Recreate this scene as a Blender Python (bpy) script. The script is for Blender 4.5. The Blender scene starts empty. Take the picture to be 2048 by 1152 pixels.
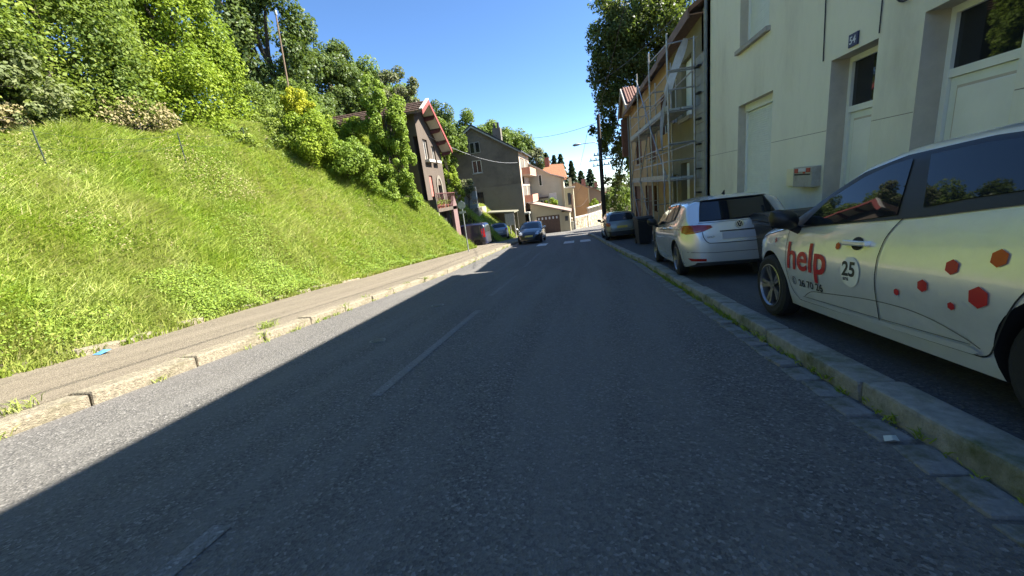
import bpy, bmesh, math, random
import numpy as np
from mathutils import Vector, Matrix, geometry as G

random.seed(7)
RNG = np.random.default_rng(7)
SC = bpy.context.scene
COL = SC.collection
R = math.radians

# ------------------------------------------------------------------ camera, sky, sun, exposure
cam = bpy.data.cameras.new('camera')
cam_o = bpy.data.objects.new('camera', cam)
COL.objects.link(cam_o)
cam.sensor_width = 36.0
cam.lens = 36.0 * 765.0 / 2048.0
cam.clip_start = 0.05
cam.clip_end = 2000
CAM_H = 1.2
# camera orientation from the photograph: roll 7.2 deg, pitch 13.9 deg down
def calibrate():
    f = 765.0
    d = np.array([386.0, 3074.0, f]); d /= np.linalg.norm(d)
    up = -d
    x = 1155.0 - 1024.0
    y = -(up[0] * x + up[2] * f) / up[1]
    fy = np.array([x, y, f]); fy /= np.linalg.norm(fy)
    X = np.cross(fy, up); X /= np.linalg.norm(X)
    return np.array([X, fy, up])
RW = calibrate()
cam_o.matrix_world = Matrix((
    (RW[0][0], -RW[0][1], -RW[0][2], 0.0),
    (RW[1][0], -RW[1][1], -RW[1][2], 0.0),
    (RW[2][0], -RW[2][1], -RW[2][2], CAM_H),
    (0, 0, 0, 1)))
SC.camera = cam_o

SUN_AZ = math.atan2(1.0, 0.2)      # clockwise from +Y
SUN_EL = R(43.8)
world = bpy.data.worlds.new('World')
SC.world = world
world.use_nodes = True
wn = world.node_tree.nodes
sky = wn.new('ShaderNodeTexSky')
sky.sky_type = 'NISHITA'
sky.sun_disc = False
sky.sun_elevation = SUN_EL
sky.sun_rotation = SUN_AZ
sky.altitude = 2500
sky.air_density = 0.85
sky.dust_density = 0.0
sky.ozone_density = 3.0
wn["Background"].inputs["Strength"].default_value = 0.083
hs = wn.new('ShaderNodeHueSaturation')
hs.inputs['Saturation'].default_value = 1.10
world.node_tree.links.new(sky.outputs[0], hs.inputs['Color'])
world.node_tree.links.new(hs.outputs[0], wn['Background'].inputs['Color'])

sun = bpy.data.lights.new('sun', 'SUN')
sun.energy = 5.0
sun.angle = R(0.53)
sun.color = (1.0, 0.95, 0.86)
sun_o = bpy.data.objects.new('sun', sun)
COL.objects.link(sun_o)
SUN_DIR = Vector((math.sin(SUN_AZ) * math.cos(SUN_EL), math.cos(SUN_AZ) * math.cos(SUN_EL), math.sin(SUN_EL)))
sun_o.rotation_euler = SUN_DIR.to_track_quat('Z', 'Y').to_euler()
sun_o.location = (30, 6, 40)

SC.render.engine = 'CYCLES'
SC.view_settings.view_transform = 'Standard'
SC.view_settings.look = 'None'
SC.view_settings.gamma = 1.0
SC.view_settings.use_curve_mapping = False
SC.view_settings.exposure = 2.0
SC.cycles.use_denoising = True
SC.cycles.max_bounces = 5
SC.cycles.use_adaptive_sampling = True
SC.cycles.adaptive_threshold = 0.02
SC.cycles.transparent_max_bounces = 6
SC.cycles.sample_clamp_indirect = 6.0

# ------------------------------------------------------------------ materials
def nt(name):
    m = bpy.data.materials.new(name)
    m.use_nodes = True
    t = m.node_tree
    return m, t, t.nodes, t.links, t.nodes['Principled BSDF']

def noise(t, scale, detail=4, rough=0.6, vec=None, dist=0.0):
    n = t.nodes.new('ShaderNodeTexNoise')
    n.inputs['Scale'].default_value = scale
    n.inputs['Detail'].default_value = detail
    n.inputs['Roughness'].default_value = rough
    n.inputs['Distortion'].default_value = dist
    if vec is not None:
        t.links.new(vec, n.inputs['Vector'])
    return n.outputs['Fac']

def ramp(t, fac, stops):
    r = t.nodes.new('ShaderNodeValToRGB')
    e = r.color_ramp.elements
    e[0].position, e[0].color = stops[0][0], (*stops[0][1], 1)
    e[1].position, e[1].color = stops[-1][0], (*stops[-1][1], 1)
    for p, c in stops[1:-1]:
        x = e.new(p); x.color = (*c, 1)
    t.links.new(fac, r.inputs['Fac'])
    return r.outputs['Color']

def mixc(t, fac, a, b, mode='MIX'):
    m = t.nodes.new('ShaderNodeMix')
    m.data_type = 'RGBA'; m.blend_type = mode
    for k, v in ((0, fac), (6, a), (7, b)):
        if isinstance(v, (int, float)):
            m.inputs[k].default_value = v
        elif isinstance(v, tuple):
            m.inputs[k].default_value = (*v, 1)
        else:
            t.links.new(v, m.inputs[k])
    return m.outputs[2]

def coords(t, out='Object', scale=None):
    c = t.nodes.new('ShaderNodeTexCoord').outputs[out]
    if scale:
        mp = t.nodes.new('ShaderNodeMapping')
        mp.inputs['Scale'].default_value = scale
        t.links.new(c, mp.inputs['Vector'])
        return mp.outputs['Vector']
    return c

def bump(t, h, strength, dist, bsdf):
    b = t.nodes.new('ShaderNodeBump')
    b.inputs['Strength'].default_value = strength
    b.inputs['Distance'].default_value = dist
    t.links.new(h, b.inputs['Height'])
    t.links.new(b.outputs['Normal'], bsdf.inputs['Normal'])

def mul(c, k):
    return tuple(min(1.0, x * k) for x in c)

def mat(name, col, rough=0.6, var=0.12, scale=4.0, bmp=0.0, bscale=60.0, metal=0.0, spec=0.5, coat=0.0, stretch=None, dirt=None):
    m, t, n, l, b = nt(name)
    v = coords(t, 'Object', stretch)
    f = noise(t, scale, 6, 0.65, v)
    c = ramp(t, f, [(0.3, mul(col, 1 - var)), (0.7, mul(col, 1 + var))])
    if dirt:
        f2 = noise(t, dirt[1], 8, 0.7, v)
        r2 = ramp(t, f2, [(0.48, (0, 0, 0)), (0.72, (1, 1, 1))])
        c = mixc(t, r2, c, dirt[0])
    l.new(c, b.inputs['Base Color'])
    b.inputs['Roughness'].default_value = rough
    b.inputs['Metallic'].default_value = metal
    b.inputs['Specular IOR Level'].default_value = spec
    b.inputs['Coat Weight'].default_value = coat
    b.inputs['Coat Roughness'].default_value = 0.04
    if bmp:
        bump(t, noise(t, bscale, 5, 0.6, coords(t)), bmp, 0.02, b)
    return m

def asphalt(name, dark, light, chip, warm):
    m, t, n, l, b = nt(name)
    v = coords(t)
    vo = n.new('ShaderNodeTexVoronoi'); vo.inputs['Scale'].default_value = 78
    l.new(v, vo.inputs['Vector'])
    hsv = n.new('ShaderNodeSeparateColor'); l.new(vo.outputs['Color'], hsv.inputs[0])
    stone = ramp(t, hsv.outputs[0], [(0.0, dark), (0.55, light), (0.9, mul(light, 1.35)), (0.97, chip)])
    big = noise(t, 0.55, 5, 0.6, v)
    c = mixc(t, ramp(t, big, [(0.35, (0, 0, 0)), (0.7, (0.45, 0.45, 0.45))]), stone, warm)
    fine = noise(t, 260, 3, 0.7, v)
    c = mixc(t, 0.25, c, ramp(t, fine, [(0.3, mul(dark, 0.8)), (0.72, mul(light, 1.5))]))
    # wheel-track streaks along the road
    st = noise(t, 1.6, 4, 0.5, coords(t, 'Object', (1.6, 0.06, 1)))
    c = mixc(t, ramp(t, st, [(0.42, (0, 0, 0)), (0.68, (0.6, 0.6, 0.6))]), c, mul(light, 1.3))
    # hairline cracks
    ck = n.new('ShaderNodeTexVoronoi'); ck.feature = 'DISTANCE_TO_EDGE'; ck.inputs['Scale'].default_value = 0.42
    wv = n.new('ShaderNodeVectorMath'); wv.operation = 'ADD'
    nz = n.new('ShaderNodeTexNoise'); nz.inputs['Scale'].default_value = 2.2; nz.inputs['Detail'].default_value = 6
    l.new(v, nz.inputs['Vector']); l.new(v, wv.inputs[0]); l.new(nz.outputs['Color'], wv.inputs[1])
    l.new(wv.outputs[0], ck.inputs['Vector'])
    crk = ramp(t, ck.outputs['Distance'], [(0.0, (0.28, 0.28, 0.28)), (0.004, (0, 0, 0))])
    c = mixc(t, crk, c, mul(dark, 0.5))
    l.new(c, b.inputs['Base Color'])
    b.inputs['Roughness'].default_value = 0.82
    b.inputs['Specular IOR Level'].default_value = 0.35
    bump(t, vo.outputs['Distance'], 0.9, 0.008, b)
    return m

def leafmat(name, stops, trans=0.35, rough=0.55):
    m, t, n, l, b = nt(name)
    a = n.new('ShaderNodeAttribute'); a.attribute_name = 'tint'
    c = ramp(t, a.outputs['Fac'], stops)
    big = noise(t, 0.6, 3, 0.6, coords(t))
    c = mixc(t, ramp(t, big, [(0.35, (0, 0, 0)), (0.65, (0.35, 0.35, 0.35))]), c, mul(stops[-1][1], 1.1))
    l.new(c, b.inputs['Base Color'])
    b.inputs['Roughness'].default_value = rough
    b.inputs['Specular IOR Level'].default_value = 0.22
    tr = n.new('ShaderNodeBsdfTranslucent')
    l.new(mixc(t, 0.5, c, (0.25, 0.36, 0.03)), tr.inputs['Color'])
    mx = n.new('ShaderNodeMixShader'); mx.inputs[0].default_value = trans
    l.new(b.outputs[0], mx.inputs[1]); l.new(tr.outputs[0], mx.inputs[2])
    l.new(mx.outputs[0], n['Material Output'].inputs['Surface'])
    return m

def glass_dark(name, col=(0.012, 0.015, 0.018), rough=0.02, ior=1.5):
    m, t, n, l, b = nt(name)
    b.inputs['Base Color'].default_value = (*col, 1)
    b.inputs['Roughness'].default_value = rough
    b.inputs['IOR'].default_value = ior
    b.inputs['Specular IOR Level'].default_value = 0.5
    return m

def paint(name, col, rough=0.32, metal=0.0, dirt=0.08):
    m, t, n, l, b = nt(name)
    v = coords(t)
    f = noise(t, 3.0, 8, 0.7, v)
    c = ramp(t, f, [(0.35, col), (0.75, mul(col, 1 - dirt))])
    l.new(c, b.inputs['Base Color'])
    b.inputs['Roughness'].default_value = rough
    b.inputs['Metallic'].default_value = metal
    b.inputs['Coat Weight'].default_value = 1.0
    b.inputs['Coat Roughness'].default_value = 0.05
    return m

M = {}
M['road'] = asphalt('road_asphalt', (0.030, 0.030, 0.031), (0.122, 0.115, 0.104), (0.30, 0.285, 0.26), (0.15, 0.135, 0.115))
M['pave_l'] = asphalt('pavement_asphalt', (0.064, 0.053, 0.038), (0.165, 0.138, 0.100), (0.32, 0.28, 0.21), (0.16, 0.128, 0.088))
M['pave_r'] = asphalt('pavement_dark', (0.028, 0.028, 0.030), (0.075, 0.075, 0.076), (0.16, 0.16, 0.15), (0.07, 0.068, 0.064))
M['apron'] = asphalt('sandy_apron', (0.10, 0.085, 0.07), (0.24, 0.20, 0.165), (0.35, 0.32, 0.28), (0.25, 0.20, 0.16))
M['line'] = asphalt('worn_road_paint', (0.034, 0.034, 0.034), (0.165, 0.16, 0.15), (0.40, 0.39, 0.37), (0.15, 0.14, 0.125))
M['zebra'] = mat('crossing_paint', (0.55, 0.55, 0.53), 0.7, 0.2, 18, 0.2, 80, dirt=((0.15, 0.15, 0.15), 9))
M['kerb_l'] = mat('pale_kerb_stone', (0.235, 0.20, 0.14), 0.9, 0.45, 26, 1.0, 60, dirt=((0.12, 0.105, 0.06), 5))
M['kerb_r'] = mat('granite_kerb_stone', (0.26, 0.255, 0.225), 0.85, 0.28, 12, 0.6, 70, dirt=((0.070, 0.085, 0.022), 3.2))
M['sett'] = mat('granite_sett', (0.215, 0.21, 0.20), 0.85, 0.3, 14, 0.7, 50, dirt=((0.06, 0.065, 0.03), 6))
M['soil'] = mat('bank_soil', (0.085, 0.075, 0.04), 0.95, 0.35, 2.2, 0.8, 12, dirt=((0.09, 0.12, 0.025), 1.3))
M['ground'] = mat('rough_ground', (0.10, 0.11, 0.05), 0.95, 0.3, 0.8, 0.5, 6)
M['iron'] = mat('cast_iron', (0.10, 0.10, 0.10), 0.6, 0.3, 20, 0.4, 40, 0.6)
M['cream'] = mat('cream_render', (0.78, 0.765, 0.60), 0.9, 0.07, 1.6, 0.35, 160, dirt=((0.58, 0.555, 0.43), 0.8), stretch=(1, 1, 0.35))
M['cream_plinth'] = mat('cream_plinth', (0.46, 0.43, 0.33), 0.9, 0.10, 2.2, 0.35, 140, dirt=((0.30, 0.27, 0.20), 1.6))
M['joint'] = mat('dark_joint', (0.24, 0.21, 0.15), 0.95, 0.4, 6)
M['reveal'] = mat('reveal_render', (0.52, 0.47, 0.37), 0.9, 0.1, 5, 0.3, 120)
M['sill'] = mat('stone_sill', (0.38, 0.35, 0.30), 0.85, 0.15, 9, 0.4, 80)
M['pvc'] = mat('white_pvc', (0.76, 0.78, 0.71), 0.4, 0.04, 3)
M['pvc2'] = mat('pale_shutter_plastic', (0.72, 0.76, 0.67), 0.5, 0.05, 6)
M['glass'] = glass_dark('dark_glass')
M['farglass'] = glass_dark('far_window_glass', (0.05, 0.055, 0.06), 0.05)
M['curtain'] = mat('net_curtain', (0.55, 0.56, 0.58), 0.9, 0.15, 10)
M['zinc'] = mat('zinc_pipe', (0.20, 0.21, 0.20), 0.55, 0.15, 8, 0, 1, 0.5)
M['tile_dark'] = mat('old_roof_tile', (0.17, 0.10, 0.07), 0.85, 0.35, 6, 0.8, 20, dirt=((0.09, 0.08, 0.06), 4))
M['slate'] = mat('dark_slate', (0.035, 0.035, 0.037), 0.7, 0.2, 5, 0.5, 25)
M['olive'] = mat('olive_render', (0.235, 0.21, 0.125), 0.92, 0.18, 1.2, 0.5, 60, dirt=((0.22, 0.19, 0.12), 1.4), stretch=(1, 1, 0.4))
M['orange_r'] = mat('ochre_render', (0.47, 0.325, 0.155), 0.92, 0.12, 1.4, 0.4, 70, dirt=((0.40, 0.27, 0.12), 1.2))
M['cement'] = mat('cement_block', (0.33, 0.34, 0.31), 0.95, 0.12, 3, 0.5, 60, dirt=((0.22, 0.22, 0.19), 2.5))
M['wood_br'] = mat('brown_wood', (0.15, 0.065, 0.035), 0.75, 0.25, 8, 0.3, 40)
M['wood_fascia'] = mat('weathered_fascia', (0.20, 0.125, 0.085), 0.8, 0.25, 6, 0.4, 30)
M['steel'] = mat('galvanised_tube', (0.42, 0.42, 0.40), 0.45, 0.25, 14, 0.15, 60, 0.7, dirt=((0.24, 0.20, 0.15), 7))
M['deck'] = mat('scaffold_deck', (0.40, 0.42, 0.40), 0.55, 0.2, 7, 0.2, 40, 0.4, dirt=((0.22, 0.20, 0.16), 5))
M['film'] = mat('pale_plastic_film', (0.62, 0.63, 0.64), 0.35, 0.15, 6)
M['bin'] = mat('black_bin_plastic', (0.018, 0.019, 0.022), 0.42, 0.2, 6, 0.2, 40)
M['rubber'] = mat('tyre_rubber', (0.014, 0.014, 0.015), 0.8, 0.2, 10, 0.2, 50)
M['alloy'] = mat('grey_alloy', (0.30, 0.30, 0.31), 0.35, 0.08, 6, 0, 1, 0.85)
M['black'] = mat('black_trim', (0.012, 0.012, 0.013), 0.45, 0.15, 6)
M['liner'] = mat('wheel_arch_liner', (0.008, 0.008, 0.008), 0.95, 0.1, 6)
M['white_paint'] = paint('white_car_paint', (0.86, 0.865, 0.85), 0.30, 0.5, 0.14)
M['silver_paint'] = paint('silver_white_car_paint', (0.78, 0.78, 0.75), 0.26, 0.6, 0.06)
M['green_paint'] = paint('grey_green_car_paint', (0.19, 0.21, 0.19), 0.3, 0.45, 0.1)
M['black_paint'] = paint('black_car_paint', (0.022, 0.023, 0.025), 0.3, 0.3, 0.1)
M['navy_paint'] = paint('navy_van_paint', (0.016, 0.018, 0.045), 0.3, 0.2, 0.1)
M['grey_paint'] = paint('blue_grey_car_paint', (0.22, 0.25, 0.29), 0.28, 0.5, 0.06)
M['crease'] = mat('crease_shade_grey', (0.16, 0.16, 0.14), 0.6, 0.1, 5)
M['seam'] = mat('panel_gap', (0.02, 0.02, 0.02), 0.8, 0.1, 5)
M['red_lens'] = paint('red_lamp_lens', (0.30, 0.010, 0.010), 0.12)
M['orange_lens'] = paint('amber_lamp_lens', (0.55, 0.16, 0.03), 0.15)
M['clear_lens'] = paint('clear_lamp_lens', (0.50, 0.52, 0.53), 0.10, 0.3)
M['chrome'] = mat('bright_chrome', (0.72, 0.72, 0.72), 0.12, 0.03, 3, 0, 1, 1.0)
M['plate_y'] = mat('yellow_plate', (0.55, 0.40, 0.06), 0.5, 0.08, 8)
M['plate_w'] = mat('pale_plate', (0.42, 0.43, 0.46), 0.5, 0.06, 8)
M['red_vinyl'] = mat('red_vinyl', (0.46, 0.018, 0.022), 0.4, 0.08, 8)
M['orange_vinyl'] = mat('orange_red_vinyl', (0.52, 0.075, 0.012), 0.4, 0.08, 8)
M['pink_vinyl'] = mat('pink_vinyl', (0.52, 0.33, 0.30), 0.4, 0.08, 8)
M['black_vinyl'] = mat('dark_vinyl', (0.03, 0.035, 0.03), 0.5, 0.1, 8)
M['pale_vinyl'] = mat('pale_vinyl', (0.80, 0.80, 0.74), 0.4, 0.03, 8)
M['brown_r'] = mat('brown_render', (0.102, 0.078, 0.058), 0.92, 0.2, 1.1, 0.5, 40, dirt=((0.075, 0.060, 0.048), 1.2), stretch=(1, 1, 0.4))
M['red_board'] = mat('red_bargeboard', (0.24, 0.05, 0.04), 0.7, 0.15, 8)
M['white_board'] = mat('white_painted_board', (0.45, 0.41, 0.35), 0.7, 0.08, 6)
M['maroon'] = mat('maroon_timber', (0.10, 0.03, 0.028), 0.75, 0.2, 8)
M['pinkish'] = mat('faded_red_shutter', (0.40, 0.14, 0.11), 0.7, 0.12, 10)
M['buttress'] = mat('pinkish_brown_render', (0.17, 0.105, 0.095), 0.9, 0.15, 2, 0.3, 30)
M['grey_r'] = mat('grey_render', (0.150, 0.132, 0.104), 0.93, 0.18, 0.7, 0.4, 30, dirt=((0.088, 0.078, 0.064), 0.8))
M['grey_r2'] = mat('paler_grey_render', (0.185, 0.162, 0.125), 0.93, 0.15, 0.9, 0.4, 30, dirt=((0.14, 0.13, 0.11), 0.9))
M['pinkfront'] = mat('pale_pink_render', (0.42, 0.32, 0.24), 0.9, 0.08, 1.2, 0.2, 40)
M['terracotta'] = mat('pinkish_balcony', (0.44, 0.22, 0.15), 0.85, 0.12, 3)
M['orange_tile'] = mat('orange_roof_tile', (0.27, 0.11, 0.05), 0.85, 0.4, 7, 0.9, 10)
M['tile_mid'] = mat('brown_pantile', (0.20, 0.105, 0.08), 0.85, 0.3, 9, 0.5, 14)
M['moss_roof'] = mat('mossy_sheet_roof', (0.17, 0.16, 0.11), 0.9, 0.2, 3, 0.4, 14)
M['pink_roof'] = mat('faded_tile_roof', (0.24, 0.17, 0.14), 0.9, 0.2, 5, 0.5, 14)
M['pale_yellow'] = mat('pale_yellow_render', (0.42, 0.36, 0.235), 0.9, 0.08, 1.0, 0.2, 30)
M['pale_green'] = mat('pale_grey_green_render', (0.42, 0.42, 0.33), 0.9, 0.1, 1.0, 0.2, 30)
M['tan'] = mat('tan_render', (0.36, 0.22, 0.12), 0.9, 0.1, 1.0, 0.2, 30)
M['garage_door'] = mat('brown_garage_door', (0.105, 0.062, 0.045), 0.7, 0.15, 5)
M['rubble'] = None
M['brick_ch'] = mat('chimney_brick', (0.24, 0.11, 0.08), 0.9, 0.25, 9, 0.5, 20)
M['pole_wood'] = mat('dark_pole_wood', (0.035, 0.028, 0.022), 0.85, 0.3, 12, 0.4, 30, stretch=(1, 1, 0.15))
M['pole_pale'] = mat('brown_pole_wood', (0.16, 0.11, 0.07), 0.85, 0.25, 8, 0.3, 30, stretch=(1, 1, 0.15))
M['wire'] = mat('cable_black', (0.02, 0.02, 0.022), 0.6, 0.1, 4)
M['wire_pale'] = mat('cable_pale', (0.35, 0.35, 0.35), 0.6, 0.1, 4)
M['galv_sign'] = mat('grey_sign_metal', (0.30, 0.32, 0.33), 0.5, 0.1, 6, 0, 1, 0.5)
M['fence'] = mat('dark_green_post', (0.02, 0.035, 0.02), 0.7, 0.2, 8)
M['bark'] = mat('grey_bark', (0.075, 0.060, 0.045), 0.95, 0.35, 5, 0.8, 18, stretch=(1, 1, 0.3))
M['blue_enamel'] = mat('navy_enamel', (0.015, 0.02, 0.075), 0.35, 0.1, 8)
M['white_enamel'] = mat('white_enamel', (0.6, 0.6, 0.62), 0.4, 0.04, 8)
M['box_cream'] = mat('yellowed_box', (0.80, 0.73, 0.46), 0.6, 0.06, 5)
M['box_grey'] = mat('grey_box', (0.42, 0.39, 0.32), 0.6, 0.08, 5, dirt=((0.25, 0.23, 0.18), 4))
M['red_label'] = mat('red_paper', (0.42, 0.07, 0.04), 0.7, 0.15, 20)
M['blue_scrap'] = mat('blue_plastic', (0.10, 0.28, 0.55), 0.4, 0.1, 8)
M['white_scrap'] = mat('white_paper', (0.48, 0.50, 0.44), 0.7, 0.08, 8)
M['pot'] = mat('clay_pot', (0.45, 0.16, 0.07), 0.8, 0.15, 8)

def rubble_mat():
    m, t, n, l, b = nt('rubble_stone')
    v = coords(t)
    vo = n.new('ShaderNodeTexVoronoi'); vo.inputs['Scale'].default_value = 3.2
    l.new(v, vo.inputs['Vector'])
    s = n.new('ShaderNodeSeparateColor'); l.new(vo.outputs['Color'], s.inputs[0])
    c = ramp(t, s.outputs[0], [(0, (0.26, 0.20, 0.13)), (0.5, (0.42, 0.34, 0.22)), (1, (0.52, 0.46, 0.34))])
    e = n.new('ShaderNodeTexVoronoi'); e.feature = 'DISTANCE_TO_EDGE'; e.inputs['Scale'].default_value = 3.2
    l.new(v, e.inputs['Vector'])
    c = mixc(t, ramp(t, e.outputs['Distance'], [(0.02, (1, 1, 1)), (0.07, (0, 0, 0))]), c, (0.20, 0.17, 0.13))
    l.new(c, b.inputs['Base Color']); b.inputs['Roughness'].default_value = 0.95
    bump(t, e.outputs['Distance'], 0.8, 0.05, b)
    return m
M['rubble'] = rubble_mat()

M['grass'] = leafmat('grass_blade', [(0.0, (0.085, 0.150, 0.018)), (0.3, (0.195, 0.300, 0.026)), (0.6, (0.315, 0.41, 0.042)), (0.82, (0.44, 0.45, 0.115)), (1.0, (0.50, 0.44, 0.22))], 0.4)
M['weed'] = leafmat('weed_leaf', [(0.0, (0.075, 0.135, 0.020)), (0.5, (0.160, 0.245, 0.030)), (1.0, (0.26, 0.34, 0.050))], 0.35)
M['ivy'] = leafmat('ivy_leaf', [(0.0, (0.030, 0.055, 0.014)), (0.45, (0.10, 0.155, 0.024)), (0.8, (0.18, 0.24, 0.035)), (1.0, (0.29, 0.33, 0.06))], 0.34, 0.55)  # leaf tints spread wide to suggest dark hollows and lit leaves
M['ivy_y'] = leafmat('yellow_green_vine_leaf', [(0.0, (0.07, 0.12, 0.015)), (0.5, (0.16, 0.24, 0.02)), (1.0, (0.32, 0.38, 0.035))], 0.36, 0.55)  # yellow-green leaf colour
M['ivy_g'] = leafmat('greyish_creeper_leaf', [(0.0, (0.055, 0.080, 0.028)), (0.5, (0.12, 0.155, 0.055)), (1.0, (0.22, 0.235, 0.10))], 0.28, 0.65)
M['dry'] = leafmat('dry_creeper_leaf', [(0.0, (0.13, 0.11, 0.045)), (0.5, (0.26, 0.22, 0.10)), (1.0, (0.38, 0.32, 0.17))], 0.2, 0.7)
M['dark_leaf'] = leafmat('dark_tree_leaf', [(0.0, (0.028, 0.050, 0.014)), (0.5, (0.060, 0.092, 0.022)), (1.0, (0.11, 0.15, 0.04))], 0.22, 0.45)
M['mid_leaf'] = leafmat('mid_green_leaf', [(0.0, (0.045, 0.080, 0.016)), (0.5, (0.10, 0.155, 0.025)), (1.0, (0.18, 0.23, 0.05))], 0.28)
M['yellow_leaf'] = leafmat('golden_leaf', [(0.0, (0.16, 0.20, 0.015)), (0.5, (0.33, 0.35, 0.018)), (1.0, (0.50, 0.46, 0.03))], 0.35)
M['chest_leaf'] = leafmat('broad_tree_leaf', [(0.0, (0.018, 0.034, 0.010)), (0.5, (0.040, 0.072, 0.016)), (0.9, (0.080, 0.13, 0.025)), (1.0, (0.17, 0.13, 0.05))], 0.3, 0.45)
M['conifer'] = leafmat('conifer_needle', [(0.0, (0.014, 0.030, 0.016)), (0.5, (0.030, 0.055, 0.026)), (1.0, (0.06, 0.085, 0.04))], 0.1)
M['pale_leaf'] = leafmat('pale_tree_leaf', [(0.0, (0.07, 0.085, 0.04)), (0.5, (0.14, 0.155, 0.07)), (1.0, (0.22, 0.22, 0.12))], 0.25)

# ------------------------------------------------------------------ helpers
BASE = {}
def tag(o, label=None, cat=None, group=None, kind=None):
    for k, v in (('label', label), ('category', cat), ('group', group), ('kind', kind)):
        if v: o[k] = v
    return o

def thing(name, label, cat, loc=(0, 0, 0), group=None):
    o = bpy.data.objects.new(name, None)
    COL.objects.link(o); o.location = loc; o.empty_display_size = 0.2
    BASE[o] = Vector(loc)
    return tag(o, label, cat, group)

def link(name, me, material, parent=None):
    o = bpy.data.objects.new(name, me)
    if material is not None and not me.materials:
        me.materials.append(material)
    COL.objects.link(o)
    if parent is not None:
        o.parent = parent
        BASE[o] = BASE[parent]
    else:
        BASE[o] = Vector((0, 0, 0))
    return o

class MB:
    def __init__(s): s.v, s.f = [], []
    def add(s, vs, fs):
        k = len(s.v); s.v += [tuple(p) for p in vs]; s.f += [tuple(i + k for i in f) for f in fs]; return s
    def box(s, x0, x1, y0, y1, z0, z1):
        return s.add([(x0, y0, z0), (x1, y0, z0), (x1, y1, z0), (x0, y1, z0), (x0, y0, z1), (x1, y0, z1), (x1, y1, z1), (x0, y1, z1)],
                     [(0, 3, 2, 1), (4, 5, 6, 7), (0, 1, 5, 4), (1, 2, 6, 5), (2, 3, 7, 6), (3, 0, 4, 7)])
    def prism(s, poly, d):           # 3-D planar polygon extruded along vector d
        n = len(poly); d = Vector(d); p = [Vector(q) for q in poly]
        s.add(p + [q + d for q in p], [tuple(range(n))[::-1], tuple(range(n, 2 * n))] + [(i, (i + 1) % n, n + (i + 1) % n, n + i) for i in range(n)])
        return s
    def quad(s, *p): return s.add(p, [tuple(range(len(p)))])
    def tube(s, pts, r, n=8, cap=True):
        P = [Vector(p) for p in pts]; rs = r if isinstance(r, (list, tuple)) else [r] * len(P)
        rings = []
        up = None
        for i, p in enumerate(P):
            d = (P[min(i + 1, len(P) - 1)] - P[max(i - 1, 0)]).normalized()
            if up is None: up = Vector((0, 0, 1)) if abs(d.z) < 0.9 else Vector((1, 0, 0))
            a = d.cross(up).normalized(); b = a.cross(d).normalized(); up = b
            rings.append([p + (a * math.cos(2 * math.pi * k / n) + b * math.sin(2 * math.pi * k / n)) * rs[i] for k in range(n)])
        vs = [q for rg in rings for q in rg]
        fs = [(i * n + k, i * n + (k + 1) % n, (i + 1) * n + (k + 1) % n, (i + 1) * n + k) for i in range(len(P) - 1) for k in range(n)]
        if cap: fs += [tuple(range(n))[::-1], tuple((len(P) - 1) * n + k for k in range(n))]
        return s.add(vs, fs)
    def mesh(s, name, off=None, smooth=False, bevel=0.0):
        me = bpy.data.meshes.new(name)
        o = off or Vector((0, 0, 0))
        me.from_pydata([(p[0] - o[0], p[1] - o[1], p[2] - o[2]) for p in s.v], [], s.f)
        bm = bmesh.new(); bm.from_mesh(me)
        bmesh.ops.recalc_face_normals(bm, faces=bm.faces)
        if bevel: bmesh.ops.bevel(bm, geom=list(bm.edges), offset=bevel, segments=2, affect='EDGES', profile=0.6)
        bm.to_mesh(me); bm.free()
        if smooth:
            me.shade_smooth(); me.set_sharp_from_angle(angle=R(38))
        return me
    def build(s, name, material, parent=None, smooth=False, bevel=0.0):
        return link(name, s.mesh(name, BASE[parent] if parent is not None else None, smooth, bevel), M[material] if isinstance(material, str) else material, parent)

def fast_mesh(name, verts, k, tint=None):
    me = bpy.data.meshes.new(name)
    n = len(verts); nf = n // k
    me.vertices.add(n); me.vertices.foreach_set('co', verts.astype(np.float32).ravel())
    me.loops.add(n); me.loops.foreach_set('vertex_index', np.arange(n, dtype=np.int32))
    me.polygons.add(nf); me.polygons.foreach_set('loop_start', np.arange(0, n, k, dtype=np.int32))
    if tint is not None:
        a = me.attributes.new('tint', 'FLOAT', 'POINT')
        a.data.foreach_set('value', np.repeat(tint, k).astype(np.float32))
    me.update(calc_edges=True)
    return me

# frame on a wall: origin, u along the wall, n outward; d is distance outward
class Fr:
    def __init__(s, o, u, n): s.o, s.u, s.n = Vector(o), Vector(u).normalized(), Vector(n).normalized()
    def p(s, u, v, d=0.0): return s.o + s.u * u + s.n * d + Vector((0, 0, v))
    def box(s, mb, u0, u1, v0, v1, d0, d1):
        P = [s.p(u, v, d) for v in (v0, v1) for d in (d0, d1) for u in (u0, u1)]
        return mb.add(P, [(0, 1, 3, 2), (4, 6, 7, 5), (0, 4, 5, 1), (2, 3, 7, 6), (0, 2, 6, 4), (1, 5, 7, 3)])

def facade(fr, u0, u1, v0, v1, ops, depth=0.25, mb=None):
    """wall face with rectangular openings and their reveals; ops are (u0,u1,v0,v1)"""
    mb = mb or MB()
    us = sorted({u0, u1, *[o[0] for o in ops], *[o[1] for o in ops]}); vs = sorted({v0, v1, *[o[2] for o in ops], *[o[3] for o in ops]})
    us = [u for u in us if u0 <= u <= u1]; vs = [v for v in vs if v0 <= v <= v1]
    for a, b in zip(us, us[1:]):
        for c, d in zip(vs, vs[1:]):
            mu, mv = (a + b) / 2, (c + d) / 2
            if any(o[0] < mu < o[1] and o[2] < mv < o[3] for o in ops): continue
            mb.quad(fr.p(a, c), fr.p(b, c), fr.p(b, d), fr.p(a, d))
    return mb

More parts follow.
